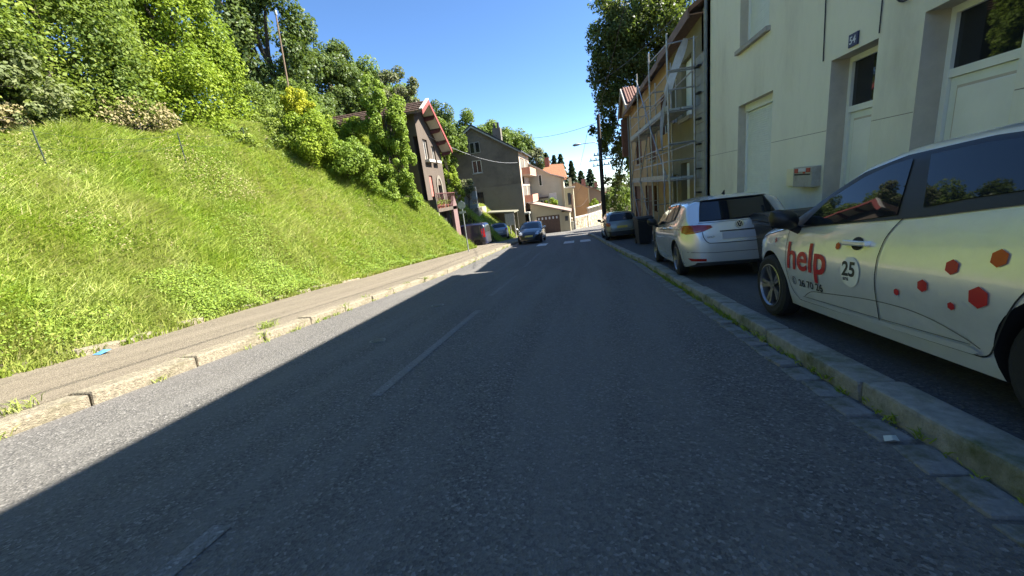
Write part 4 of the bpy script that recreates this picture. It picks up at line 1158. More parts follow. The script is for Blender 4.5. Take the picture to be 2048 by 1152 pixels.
c3.eline(curve_pts([(.56, .88), (.53, .62), (.45, .52), (0, .515)]), .012, 'seam', 'tailgate_gap', -1, .005, True)
c3.end([(-.72, .24), (.72, .24), (.74, .45), (-.74, .45)], 'black', 'lower_bumper', -1, .005, .08)
c3.mirrors(.62, 1.0, 'black', .10)
c3.finish((1.93, 20.95, float(rz(20.95)) + .117), R(1.0), -math.atan(.073), .97)

# ---- black small car driving towards the camera
dk = Car('oncoming_car', 'small black car with a yellow plate driving up the road', 'car',
         spec(W=1.69, wb=2.40, fo=.78, ro=.60, wr=.295, paint='black_paint', nf=3.2, nr=5.0,
              top=[(-1.80, .55), (-1.75, .95), (-1.45, 1.30), (-1.1, 1.43), (-.5, 1.46), (-.1, 1.44), (.3, 1.30), (.95, .98), (1.25, .90), (1.6, .78), (1.85, .62), (1.98, .45)],
              rnd=[(-1.8, .15), (-1.4, .16), (-.5, .13), (.4, .18), (1.0, .16), (1.97, .22)]))
dk.side([(.95, .90), (.40, 1.22), (0, 1.35), (-.7, 1.36), (-1.2, 1.22), (-1.4, 1.02), (-.5, .95)], 'glass', 'side_window', .008)
dk.end([(-.60, .97), (0, .985), (.60, .97), (.50, 1.33), (0, 1.37), (-.50, 1.33)], 'glass', 'windscreen', 1, .010, .06)
dk.end([(.44, .60), (.52, .80), (.66, .80), (.74, .66), (.70, .56)], 'clear_lens', 'headlight', 1, .010, .04, mirror=True, rounded=1)
dk.side([(1.35, .80), (1.62, .74), (1.80, .60), (1.70, .56)], 'clear_lens', 'headlight', .008, step=.05)
dk.end([(-.26, .46), (.26, .46), (.26, .565), (-.26, .565)], 'plate_y', 'number_plate', 1, .016, .05)
dk.end([(-.58, .30), (.58, .30), (.52, .42), (-.52, .42)], 'black', 'grille', 1, .008, .06)
dk.eline(curve_pts([(.64, .82), (.45, .70), (.2, .64), (0, .63)]), .012, 'seam', 'bonnet_gap', 1, .006, True)
dk.line(curve_pts([(.80, .9), (.78, .6), (.68, .3)]), .009, 'seam', 'door_gap')
dk.mirrors(.66, .99, 'silver_paint', .10)
dk.finish((-3.36, 26.6, float(rz(26.6)) + .002), R(180), math.atan(.075), 1.0)

# ---- navy van nosed into the drive
vn = Car('parked_van', 'navy blue small van parked across the drive below the brown house', 'van',
         spec(W=1.67, wb=2.60, fo=.78, ro=.62, wr=.30, paint='navy_paint', nf=4.0, nr=12.0, rimm='black',
              side=[(0.15, .92), (0.35, .97), (0.6, 1.0), (.95, .985), (1.05, .96), (1.82, .83)],
              top=[(-1.92, .60), (-1.915, 1.40), (-1.88, 1.66), (-1.75, 1.78), (-1.2, 1.81), (-.2, 1.81), (.25, 1.74), (.75, 1.35), (1.08, 1.06), (1.5, .98), (1.85, .82), (2.08, .52)],
              rnd=[(-1.92, .14), (-1.5, .14), (-.5, .13), (.3, .15), (1.0, .16), (2.0, .2)]))
vn.side([(.85, 1.08), (.50, 1.40), (.20, 1.60), (-.10, 1.62), (-.12, 1.08)], 'glass', 'side_window', .008)
vn.side([(-.32, 1.12), (-.30, 1.60), (-.92, 1.60), (-.92, 1.12)], 'farglass', 'side_window', .008)
vn.side([(-1.10, 1.14), (-1.10, 1.60), (-1.58, 1.58), (-1.64, 1.14)], 'farglass', 'side_window', .008)
vn.end([(-.60, 1.10), (.60, 1.10), (.54, 1.62), (-.54, 1.62)], 'glass', 'rear_window', -1, .010, .08)
vn.end([(-.60, 1.06), (.60, 1.06), (.52, 1.62), (-.52, 1.62)], 'glass', 'windscreen', 1, .010, .08)
vn.side([(-1.78, .78), (-1.78, 1.42), (-1.885, 1.42), (-1.895, .78)], 'red_lens', 'tail_light', .010, step=.05)
vn.end([(.70, .78), (.72, 1.40), (.80, 1.40), (.81, .78)], 'red_lens', 'tail_light', -1, .010, .04, mirror=True)
vn.side([(-1.50, .42), (-1.88, .42), (-1.90, .60), (-1.50, .58)], 'black', 'rear_bumper', .012, step=.06)
vn.line([(1.6, .62), (-1.6, .62)], .06, 'black', 'side_moulding', .012)
vn.line([(-.2, 1.62), (-.2, .35)], .010, 'seam', 'door_gap')
vn.line([(-1.0, 1.62), (-1.0, .35)], .010, 'seam', 'door_gap')
vn.mirrors(.80, 1.12, 'black', .13)
vn.finish((-8.75, 28.3, -2.46), R(90 - 5), 0.0, 1.0)

# ---- blue-grey hatchback behind the van
ht = Car('parked_car', 'blue-grey hatchback parked just beyond the navy van', 'car',
         spec(W=1.68, wb=2.5, fo=.8, ro=.62, wr=.295, paint='grey_paint', nf=4.2, nr=5.5,
              top=[(-1.87, .55), (-1.84, .90), (-1.68, 1.08), (-1.35, 1.36), (-1.1, 1.43), (-.4, 1.46), (.1, 1.43), (.5, 1.25), (.95, 1.0), (1.4, .92), (1.8, .78), (2.05, .5)],
              rnd=[(-1.87, .16), (-1.6, .18), (-.9, .14), (.1, .13), (.8, .16), (2.05, .2)]))
ht.side([(.90, .92), (.40, 1.25), (0, 1.355), (-.7, 1.365), (-1.15, 1.25), (-1.35, 1.08), (-.5, .96)], 'glass', 'side_window', .008)
ht.end([(-.58, 1.05), (.58, 1.05), (.48, 1.34), (-.48, 1.34)], 'glass', 'rear_window', -1, .010, .06)
ht.end([(-.58, .98), (.58, .98), (.5, 1.31), (-.5, 1.31)], 'glass', 'windscreen', 1, .008, .08)
ht.end([(.46, .80), (.50, .94), (.76, .98), (.78, .80)], 'red_lens', 'tail_light', -1, .010, .04, mirror=True)
ht.side([(-1.60, .96), (-1.78, .94), (-1.80, .82), (-1.70, .80)], 'red_lens', 'tail_light', .010, step=.04)
ht.end([(-.25, .58), (.25, .58), (.25, .69), (-.25, .69)], 'plate_w', 'number_plate', -1, .012, .06)
ht.end([(-.70, .24), (.70, .24), (.72, .42), (-.72, .42)], 'black', 'lower_bumper', -1, .005, .08)
ht.mirrors(.62, 1.0, 'black', .10)
ht.finish((-7.35, 33.6, float(rz(32)) + .1), R(20), -.05, 1.0)

# ------------------------------------------------------------------ left side: brown house with red bargeboards
def T(x, y): return float(terrain(x, y))
H = thing('brown_house', 'brown rendered house with red bargeboards above the grass bank', 'house', (-9.2, 25, -2.3))
fh = Fr((-9.2, 0, 0), (0, 1, 0), (1, 0, 0))
Y0, Y1, YR = 23.3, 27.0, 24.1
opsH = [(24.0, 24.75, 3.85, 5.1), (25.35, 26.0, 3.85, 4.8), (24.1, 24.65, .88, 2.9), (25.3, 26.2, .88, 2.3)]
w = facade(fh, Y0, Y1, -2.6, 4.7, [(a, b, c, min(d, 4.7)) for a, b, c, d in opsH])
w.quad(fh.p(Y0, 4.7), fh.p(24.0, 4.7), fh.p(24.0, 5.2), fh.p(Y0, 5.2)).quad(fh.p(24.75, 4.7), fh.p(25.35, 4.7), fh.p(25.35, 5.2), fh.p(24.75, 5.2)).quad(fh.p(24.0, 5.1), fh.p(24.75, 5.1), fh.p(24.75, 5.2), fh.p(24.0, 5.2)).quad(fh.p(26.0, 4.7), fh.p(26.8, 4.7), fh.p(26.2, 5.2), fh.p(26.0, 5.2)).quad(fh.p(25.35, 4.8), fh.p(26.0, 4.8), fh.p(26.0, 5.2), fh.p(25.35, 5.2))
# arched head over the right-hand opening
w.build('wall', 'brown_r', H)
MB().prism([(-9.2, Y0, 5.2), (-9.2, 26.2, 5.2), (-9.2, YR, 7.0), (-9.2, Y0, 6.55)], (-.3, 0, 0)).build('gable_wall', 'brown_r', H)
MB().prism([(-9.5, Y0, -2.6), (-9.5, Y1, -2.6), (-9.5, Y1, 4.7), (-9.5, YR, 7.0), (-9.5, Y0, 6.55)], (-6.3, 0, 0)).build('house_body', 'brown_r', H)
reveals(fh, opsH, .22).build('reveal', 'brown_r', H)
window(fh, 24.02, 24.73, 3.87, 5.08, .16, H, 'white_board', 'farglass', 1)
window(fh, 25.37, 25.98, 3.87, 4.78, .16, H, 'white_board', 'farglass', 1)
for (a, b) in ((23.9, 24.95), (25.3, 26.1)):
    s = MB(); fh.box(s, a, b, 3.70, 3.86, -.1, .30); s.build('window_box', 'white_board', H)
s = MB(); fh.box(s, 24.12, 24.63, 1.6, 2.88, -.18, -.08); s.build('shutter', 'pinkish', H)
arch = MB()
ap = [(25.2, .88), (25.2, 2.2)] + [(25.75 - .55 * math.cos(t), 2.2 + .75 * math.sin(t)) for t in np.linspace(.1, math.pi - .1, 9)] + [(26.3, 2.2), (26.3, .88)]
ip = [(25.38, .88), (25.38, 2.15)] + [(25.75 - .37 * math.cos(t), 2.15 + .58 * math.sin(t)) for t in np.linspace(.1, math.pi - .1, 9)] + [(26.12, 2.15), (26.12, .88)]
n = len(ap)
vs = [fh.p(*q, .05) for q in ap] + [fh.p(*q, .05) for q in ip] + [fh.p(*q, -.12) for q in ip]
arch.add(vs, [(i, i + 1, n + i + 1, n + i) for i in range(n - 1)] + [(n + i, n + i + 1, 2 * n + i + 1, 2 * n + i) for i in range(n - 1)]); arch.build('arch_surround', 'grey_r2', H)
# roof: short near slope, long far slope, overhanging the gable
XE = -8.45
rp = [(22.75, 6.42), (YR, 7.22), (27.35, 4.62)]
rf = MB()
for (a, b) in (((rp[0]), (rp[1])), ((rp[1]), (rp[2]))):
    rf.prism([(XE, a[0], a[1]), (XE, b[0], b[1]), (XE, b[0], b[1] - .10), (XE, a[0], a[1] - .10)], (-7.6, 0, 0))
roof = rf.build('roof', 'tile_dark', H)
tmesh = MB().tube([(0, 0, 0), (.34, 0, 0)], .055, 6).mesh('roof_tile'); tmesh.materials.append(M['tile_dark'])
for r_ in range(5):
    for c_ in range(19):
        yy, zz = 22.78 + r_ * .275, 6.46 + r_ * .163
        o = bpy.data.objects.new('roof_tile', tmesh); COL.objects.link(o); o.parent = roof
        o.location = Vector((-8.85 - c_ * .35, yy, zz)) - BASE[roof]; o.rotation_euler = (0, random.uniform(-.03, .03), 0)
bgb = MB()
for (a, b) in ((rp[0], rp[1]), (rp[1], rp[2])):
    bgb.prism([(XE + .03, a[0], a[1] + .03), (XE + .03, b[0], b[1] + .03), (XE + .03, b[0], b[1] - .24), (XE + .03, a[0], a[1] - .24)], (-.05, 0, 0))
bgb.build('bargeboard', 'red_board', H)
cap = MB()
for (a, b) in ((rp[0], rp[1]),):
    cap.prism([(XE + .05, a[0] - .02, a[1] + .04), (XE + .05, b[0], b[1] + .04), (XE + .05, b[0], b[1] + .10), (XE + .05, a[0] - .02, a[1] + .10)], (-.2, 0, 0))
cap.build('verge_cap', 'white_board', H)
sof = MB()
a, b = rp[1], rp[2]
for k in range(4):
    t0, t1 = k / 4 + .02, (k + 1) / 4 - .02
    q = lambda t: (a[0] + (b[0] - a[0]) * t, a[1] + (b[1] - a[1]) * t - .125)
    sof = MB().prism([(XE - .03, *q(t0)), (XE - .03, *q(t1)), (XE - .72, *q(t1)), (XE - .72, *q(t0))], (0, 0, -.012)); sof.build('soffit_panel', 'white_board', H)
for k in (1, 2, 3):
    yy, zz = a[0] + (b[0] - a[0]) * k / 4, a[1] + (b[1] - a[1]) * k / 4 - .14
    MB().prism([(XE - .05, yy - .08, zz), (XE - .18, yy - .08, zz - .17), (-9.2, yy - .08, zz - .22), (-9.2, yy - .08, zz)], (0, .16, 0)).build('purlin_end', 'maroon', H)
MB().prism([(XE - .05, 27.2, 4.5), (XE - .18, 27.2, 4.33), (-9.2, 27.2, 4.3), (-9.2, 27.2, 4.5)], (0, .12, 0)).build('purlin_end', 'maroon', H)
ch = MB().box(-16.35, -15.75, 23.8, 24.3, 5.5, 7.75).build('chimney', 'zinc', roof)
MB().box(-16.45, -15.65, 23.7, 24.4, 7.75, 7.83).build('chimney_cap', 'cement', roof)
MB().tube([(-16.05, 24.05, 7.83), (-16.05, 24.05, 8.05), (-16.05, 24.05, 8.06), (-16.05, 24.05, 8.3)], [.16, .16, .26, .20], 10).build('cowl', 'slate', roof)
# balcony over the garage
MB().box(-9.19, -8.62, 23.3, 27.15, .58, .80).build('balcony_slab', 'brown_r', H)
MB().box(-9.6, -8.66, 23.22, 23.28, .50, 1.38).build('balcony_panel', 'slate', H)
MB().tube([(-8.66, 23.4, 1.72), (-8.66, 27.1, 1.72)], .03, 6).build('handrail', 'maroon', H)
MB().tube([(-8.66, 23.4, .95), (-8.66, 27.1, .95)], .02, 6).build('handrail', 'maroon', H)
for k in range(15):
    MB().box(-8.675, -8.645, 23.4 + k * .26, 23.43 + k * .26, .8, 1.72).build('baluster', 'maroon', H)
MB().tube([(-8.78, 23.5, .58), (-8.78, 23.5, -2.3)], .09, 10).build('post', 'white_board', H)
MB().prism([(-8.62, 26.2, -2.5), (-8.62, 27.15, -2.5), (-8.62, 27.1, .9), (-8.62, 26.75, 1.5), (-8.62, 26.2, .7)], (-.2, 0, 0)).build('side_buttress', 'buttress', H)
MB().box(-9.19, -9.15, 23.9, 26.1, -2.4, .5).build('garage_shade_panel', 'liner', H)  # near-black panel stands in for the shaded garage mouth
pot_spots = [(23.7, .11, .22), (24.1, .13, .26), (24.5, .10, .2), (24.9, .12, .24), (25.7, .1, .2)]
for i, (yy, r_, h_) in enumerate(pot_spots):
    t = thing('potted_plant', ['leafy potted plant nearest on the brown house balcony', 'second potted plant on the brown house balcony', 'small middle potted plant on the brown house balcony', 'fourth potted plant on the brown house balcony', 'last potted plant at the far end of the balcony'][i], 'potted plant', (-8.82, yy, .8), 'potted plants on the balcony')
    MB().tube([(-8.82, yy, .801), (-8.82, yy, .80 + h_)], [r_ * .75, r_], 12).build('pot', 'pot', t, True)
    n = 70
    c = np.array([-8.82, yy, .80 + h_ + .12]); p = c + RNG.normal(0, 1, (n, 3)) * (.10, .12, .12)
    u = RNG.normal(0, 1, (n, 3)); u /= np.linalg.norm(u, axis=1)[:, None]; v_ = np.cross(u, RNG.normal(0, 1, (n, 3))); v_ /= np.linalg.norm(v_, axis=1)[:, None]
    q = np.stack([p - u * .05, p + v_ * .025, p + u * .05, p - v_ * .025], 1).reshape(-1, 3) - np.array(BASE[t])
    link('foliage', fast_mesh('foliage', q, 4, RNG.random(n)), M['weed'], t)

# round road sign seen from behind
t = thing('road_sign', 'round road sign on a grey post, seen from behind', 'road sign', (-6.55, 21.5, -1.8))
MB().tube([(-6.55, 21.5, T(-6.55, 21.5) - .12), (-6.55, 21.5, 1.12)], .032, 10).build('post', 'galv_sign', t, True)
MB().tube([(-6.55, 21.44, .86), (-6.55, 21.46, .86)], .225, 28).build('plate', 'galv_sign', t)
MB().box(-6.72, -6.38, 21.462, 21.49, .80, .86).build('bracket', 'galv_sign', t)
MB().box(-6.74, -6.36, 21.44, 21.46, .40, .54).build('lower_plate', 'galv_sign', t)

# stone retaining wall and white lean-to
t = thing('retaining_wall', 'pale block retaining wall on the slope below the grey building', 'wall', (-9.2, 33, 0))
for r_ in range(5):
    for c_ in range(3):
        MB().box(-9.9 + c_ * .42 + .006, -9.9 + (c_ + 1) * .42 - .006, 33 + .01 * (c_ % 2), 33.4, .3 + r_ * .36 + .006, .3 + (r_ + 1) * .36 - .006).build('stone_block', 'cement' if (r_ + c_) % 3 else 'rubble', t, bevel=.02)
MB().box(-9.92, -8.62, 33.05, 36, -.5, .3).build('wall_footing', 'rubble', t)
t = thing('lean_to', 'small white boarded lean-to with a mossy flat roof', 'shed', (-7, 36, -2.9))
MB().prism([(-8.9, 35.9, -.28), (-6.0, 35.9, -.50), (-6.0, 35.9, -.62), (-8.9, 35.9, -.40)], (0, 2.8, 0)).build('roof', 'moss_roof', t)
for k in range(5):
    x0 = -6.95 + k * .18
    MB().box(x0 + .004, x0 + .176, 36.0, 36.04, -1.75, -.62).build('board', 'white_board', t)
for x0 in (-6.6, -6.15): MB().box(x0, x0 + .1, 36.0, 36.1, -3.2, -1.75).build('post', 'white_board', t)
MB().box(-8.8, -6.1, 38.4, 38.5, -3.0, -.6).build('back_wall', 'grey_r', t)

# grey apartment building
Gb = thing('grey_building', 'tall grey rendered building with a dark gable facing up the road', 'building', (-10.4, 46, -3))
fg = Fr((0, 42, 0), (1, 0, 0), (0, -1, 0)); fs_ = Fr((-5.85, 0, 0), (0, 1, 0), (1, 0, 0))
opsG = [(-10.97, -9.87, 5.70, 6.75 - .25), (-10.97, -9.94, 3.70, 5.02), (-11.0, -10.15, .30, 1.7)]
facade(fg, -15.1, -5.85, 2.1, 5.4, [(-10.97, -9.94, 3.70, 5.02)]).build('wall', 'grey_r', Gb)
facade(fg, -15.1, -5.85, -4.5, 2.08, [(-11.0, -10.15, .30, 1.7)]).build('lower_wall', 'grey_r2', Gb)
MB().prism([(-15.1, 42.01, 5.4), (-5.85, 42.01, 5.4), (-10.45, 42.01, 8.3)], (0, .2, 0)).build('gable_wall', 'grey_r', Gb)
for (a, b) in ((-10.97, -10.45), (-10.38, -9.86)):
    f2 = Fr((0, 41.98, 0), (1, 0, 0), (0, -1, 0)); window(f2, a, b, 5.75, 6.85, .02, Gb, 'cement', 'glass', 0, .05)
reveals(fg, opsG[1:], .2).build('reveal', 'grey_r', Gb)
window(fg, -10.95, -9.96, 3.72, 5.0, .1, Gb, 'pvc', 'glass', 1, .05); window(fg, -10.98, -10.17, .32, 1.68, .12, Gb, 'slate', 'glass', 1, .05)
s = MB(); fg.box(s, -11.05, -9.85, 3.6, 3.69, -.05, .1); s.build('sill', 'cement', Gb)
opsF = [(42.9, 45.9, 3.5, 4.75), (42.9, 45.9, .55, 1.8), (42.9, 44.6, 2.0, 2.8), (46.6, 49.4, 3.5, 4.75), (46.6, 49.4, .55, 1.8)]
facade(fs_, 42, 50.5, -1.0, 5.4, opsF).build('front_wall', 'pinkfront', Gb)
reveals(fs_, opsF, .2).build('reveal', 'pinkfront', Gb)
for o_ in opsF:
    if o_[2] != 2.0: window(fs_, o_[0] + .01, o_[1] - .01, o_[2], o_[3], .12, Gb, 'pvc', 'farglass', 2, .12)
    else:
        s = MB(); fs_.box(s, o_[0], o_[1], o_[2], o_[3], -.15, -.05); s.build('panel', 'terracotta', Gb)
for z in (2.85, -.1):
    MB().box(-5.84, -4.95, 43.2, 49.8, z, z + .12).build('balcony_slab', 'pinkfront', Gb)
    MB().box(-5.02, -4.94, 43.2, 49.8, z + .12, z + .85).build('balcony_front', 'terracotta', Gb)
    MB().box(-5.84, -5.03, 43.2, 43.28, z + .12, z + .85).build('balcony_side', 'terracotta', Gb)
MB().box(-5.86, -5.3, 41.6, 50.4, -1.2, -1.02).build('ground_floor_canopy', 'cement', Gb)
for k in range(5):
    MB().box(-5.45, -5.37, 42.1 + k * 1.6, 42.25 + k * 1.6, -4.2, -1.2).build('glazing_post', 'pvc', Gb)
    MB().box(-5.50, -5.47, 42.25 + k * 1.6, 43.7 + k * 1.6, -3.6, -1.2).build('pane', 'farglass', Gb)
MB().box(-15.05, -5.9, 42.25, 50.5, -4.5, 5.35).build('building_body', 'grey_r', Gb)
rg = MB()
rg.prism([(-10.45, 41.6, 8.62), (-5.45, 41.6, 5.35), (-5.45, 41.6, 5.20), (-10.45, 41.6, 8.44)], (0, 9.4, 0)).prism([(-10.45, 41.6, 8.62), (-15.5, 41.6, 5.35), (-15.5, 41.6, 5.20), (-10.45, 41.6, 8.44)], (0, 9.4, 0))
rgo = rg.build('roof', 'slate', Gb)
MB().prism([(-10.45, 41.58, 8.44), (-5.45, 41.58, 5.2), (-5.45, 41.58, 5.06), (-10.45, 41.58, 8.26)], (0, .05, 0)).prism([(-10.45, 41.58, 8.44), (-15.5, 41.58, 5.2), (-15.5, 41.58, 5.06), (-10.45, 41.58, 8.26)], (0, .05, 0)).build('bargeboard', 'cement', Gb)
MB().box(-8.9, -8.0, 45, 45.9, 6.5, 8.4).build('chimney', 'grey_r', rgo)
for x in (-8.7, -8.25): MB().tube([(x, 45.4, 8.4), (x, 45.4, 9.0)], .13, 8).build('chimney_pot', 'slate', rgo)

# garage
t = thing('garage', 'pale garage with a brown door and sloping roof beyond the oncoming car', 'garage', (-3.2, 43, -3.7))
fgr = Fr((0, 43, 0), (1, 0, 0), (0, -1, 0))
facade(fgr, -5.3, -2.0, -4.2, -1.5, [(-4.75, -2.2, -4.2, -1.72)]).build('wall', 'pale_yellow', t)
MB().prism([(-5.3, 43.0, -1.5), (-2.0, 43.0, -1.5), (-2.0, 43.0, -1.2), (-5.3, 43.0, -.22)], (0, .15, 0)).build('gable_wall', 'pale_yellow', t)
MB().box(-2.0, -1.1, 43.15, 47.5, -4.4, -1.5).build('side_wing', 'pale_yellow', t)
MB().box(-1.62, -1.30, 43.10, 43.16, -2.5, -2.0).build('window', 'farglass', t)
MB().prism([(-5.5, 42.8, -.05), (-.9, 42.8, -1.48), (-.9, 42.8, -1.60), (-5.5, 42.8, -.17)], (0, 4.8, 0)).build('roof', 'pink_roof', t)
gd = MB(); fgr.box(gd, -4.75, -2.2, -4.2, -1.72, -.2, -.12); gdo = gd.build('garage_door', 'garage_door', t)
for k in range(6):
    x0 = -4.6 + k * .40
    g2 = MB(); fgr.box(g2, x0, x0 + .16, -2.12, -1.86, -.12, -.10); g2.build('door_light', 'white_enamel', gdo)
for k in range(7):
    x0 = -4.75 + k * .364
    g2 = MB(); fgr.box(g2, x0 + .355, x0 + .364, -4.1, -2.2, -.12, -.105); g2.build('door_groove', 'seam', gdo)

# cream villa with orange tiled roof
t = thing('cream_villa', 'pale villa with an orange tiled roof behind the garage', 'house', (-3.7, 53, -4))
fv = Fr((0, 50, 0), (1, 0, 0), (0, -1, 0))
opv = [(-4.75, -4.35, 1.6, 2.9), (-3.6, -2.7, -1.2, .6), (-4.9, -4.0, -1.6, -.1)]
facade(fv, -5.9, -1.8, -4.6, 1.9, [(a, b, max(c, -4.6), min(d, 1.9)) for a, b, c, d in opv]).build('wall', 'pale_green', t)
MB().prism([(-5.9, 50.01, 1.9), (-1.8, 50.01, 1.9), (-1.8, 50.01, 2.2), (-3.2, 50.01, 2.75), (-5.9, 50.01, 4.45)], (0, .2, 0)).build('gable_wall', 'pale_green', t)
reveals(fv, opv[1:], .15).build('reveal', 'pale_green', t)
window(Fr((0, 49.97, 0), (1, 0, 0), (0, -1, 0)), -4.75, -4.35, 1.6, 2.95, .01, t, 'pvc', 'glass', 0, .05); window(fv, -3.58, -2.72, -1.18, .58, .05, t, 'pvc', 'curtain', 0, .05); window(fv, -4.88, -4.02, -1.58, -.12, .1, t, 'pvc', 'farglass', 1, .06)
MB().box(-5.1, -3.7, 49.2, 49.98, .05, .22).build('door_canopy', 'slate', t)
MB().box(-5.85, -1.85, 50.25, 58, -4.6, 1.95).build('house_body', 'pale_green', t)
MB().box(-1.98, -1.70, 49.9, 50.2, -4.6, 2.2).build('quoin', 'pale_yellow', t)
MB().prism([(-6.2, 49.7, 4.75), (-3.2, 49.7, 2.92), (-1.5, 49.7, 2.3), (-1.5, 49.7, 2.18), (-3.2, 49.7, 2.78), (-6.2, 49.7, 4.6)], (0, .35, 0)).build('verge', 'white_board', t)
MB().prism([(-6.2, 50.05, 4.7), (-3.2, 50.05, 2.9), (-1.5, 50.05, 2.28), (-1.5, 50.05, 2.1), (-6.2, 50.05, 2.1)], (0, 8, 0)).build('roof', 'orange_tile', t)
MB().add([(-5.2, 51.5, 2.6), (-1.35, 51.5, 2.3), (-1.7, 54.5, 4.15), (-3.9, 54.5, 4.3), (-1.35, 58, 2.3), (-5.2, 58, 2.6)], [(0, 1, 2, 3), (1, 4, 2), (3, 2, 4, 5), (0, 3, 5), (0, 5, 4, 1)]).build('wing_roof', 'orange_tile', t)
MB().box(-4.1, -3.5, 54, 54.6, 3.6, 5.2).build('chimney', 'brick_ch', t)
MB().box(-1.7, -.6, 51, 57, -4.6, .9).build('side_wing', 'pale_yellow', t)
MB().box(-1.35, -.95, 50.97, 51.02, -1.2, .3).build('window', 'farglass', t)
MB().box(-1.75, -.4, 50.8, 57.2, .9, 1.05).build('wing_cornice', 'white_board', t)
MB().box(-1.1, -.75, 52, 52.4, 1.05, 2.2).build('chimney', 'pale_yellow', t)
for r_ in range(7):
    for c_ in range(3):
        MB().box(-1.70 + c_ * .36 + .01, -1.70 + (c_ + 1) * .36 - .01, 50.93, 51.0, -4.0 + r_ * .35 + .01, -4.0 + (r_ + 1) * .35 - .01).build('quoin_stone', 'rubble', t)

# stone garden wall, tan house, farther houses
def rubble_wall(label, p0, p1, z0, z1, th=.4):
    a, b = Vector((*p0, 0)), Vector((*p1, 0)); d = (b - a).normalized(); n = Vector((d.y, -d.x, 0))
    t = thing('stone_wall', label, 'wall', (p0[0], p0[1], z0), 'rubble garden walls at the bend')
    L = (b - a).length; fr = Fr(a, d, n)
    m = MB(); fr.box(m, 0, L, z0, z1, -th, 0); m.build('core', 'rubble', t)
    m = MB(); fr.box(m, -.05, L + .05, z1, z1 + .12, -th - .05, .05); m.build('coping', 'white_board', t)
    rr = random.Random(int(L * 100)); z = z0 + .5
    while z < z1 - .3:
        u = .1
        while u < L - .5:
            w_ = rr.uniform(.35, .6); m = MB(); fr.box(m, u + .02, u + w_ - .02, z + .02, z + .38, -.02, rr.uniform(.02, .05)); m.build('stone', 'rubble', t, bevel=.03); u += w_
        z += .4
    return t
rubble_wall('rubble garden wall left of the tan house gate', (-1.0, 47.6), (0.9, 50.4), -4.9, -2.75)
rubble_wall('rubble garden wall under the white balustrade', (1.0, 50.6), (3.2, 56.5), -5.4, -2.75)
t = thing('balustrade', 'white balustrade on the farther rubble wall', 'balustrade', (1, 50.6, -2.6))
d = Vector((2.2, 5.9, 0)).normalized()
for k in range(11):
    p = Vector((1.0, 50.6, 0)) + d * (k * .6 + .2)
    MB().box(p.x - .06, p.x + .06, p.y - .06, p.y + .06, -2.62, -1.9).build('baluster', 'white_board', t)
p, q = Vector((1.0, 50.6, 0)), Vector((1.0, 50.6, 0)) + d * 6.4
MB().prism([(p.x - .1, p.y, -1.9), (p.x + .1, p.y, -1.9), (p.x + .1, p.y, -1.75), (p.x - .1, p.y, -1.75)], q - p).build('rail', 'white_board', t)
t = thing('tan_house', 'tan rendered gable house beyond the rubble walls', 'house', (.5, 60, -5))
MB().prism([(-1.2, 58, -5), (1.45, 58, -5), (1.45, 58, .55), (-.15, 58, 1.5), (-1.2, 58, 1.1)], (0, 8, 0)).build('wall', 'tan', t)
MB().prism([(-.2, 57.8, 1.62), (1.75, 57.8, .48), (1.75, 57.8, .36), (-.2, 57.8, 1.5)], (0, 8.6, 0)).prism([(-.2, 57.8, 1.62), (-1.6, 57.8, .95), (-1.6, 57.8, .83), (-.2, 57.8, 1.5)], (0, 8.6, 0)).build('roof', 'pink_roof', t)
MB().box(1.42, 1.56, 57.9, 58.4, -5, .5).build('quoin', 'pale_yellow', t)
MB().box(.6, 1.2, 61, 61.5, .8, 1.9).build('chimney', 'brick_ch', t)
t = thing('far_house', 'grey-brown gable house just beyond the tan house', 'house', (2.5, 63, -5))
MB().prism([(1.6, 62, -5), (3.9, 62, -5), (3.9, 62, -.55), (2.2, 62, .6), (1.6, 62, .5)], (0, 7, 0)).build('wall', 'grey_r2', t)
MB().prism([(1.5, 61.8, .85), (4.15, 61.8, -.6), (4.15, 61.8, -.75), (1.5, 61.8, .7)], (0, 7.5, 0)).build('roof', 'tile_dark', t)
MB().box(3.3, 4.3, 60.5, 64, -5.4, -1.8).build('porch', 'pale_yellow', t)
MB().box(2.6, 3.1, 64, 64.5, .4, 1.2).build('chimney', 'brick_ch', t)
t = thing('far_house', 'distant house with a red roof half hidden by the big tree', 'house', (7, 72, -6))
MB().box(5.2, 9.5, 70, 77, -6.5, -1.0).build('wall', 'pale_yellow', t)
MB().prism([(4.8, 69.6, -1.0), (7.3, 69.6, .8), (9.9, 69.6, -1.0)], (0, 8, 0)).build('roof', 'orange_tile', t)
t = thing('waste_bin', 'small grey bin at the corner of the garage', 'bin', (-1.0, 46, -4))
MB().prism([(-1.25, 45.4, -3.85), (-.8, 45.4, -3.85), (-.75, 45.4, -2.95), (-1.3, 45.4, -2.95)], (0, .5, 0)).build('body', 'cement', t, bevel=.02)
MB().box(-1.33, -.72, 45.37, 45.95, -2.95, -2.86).build('lid', 'zinc', t)

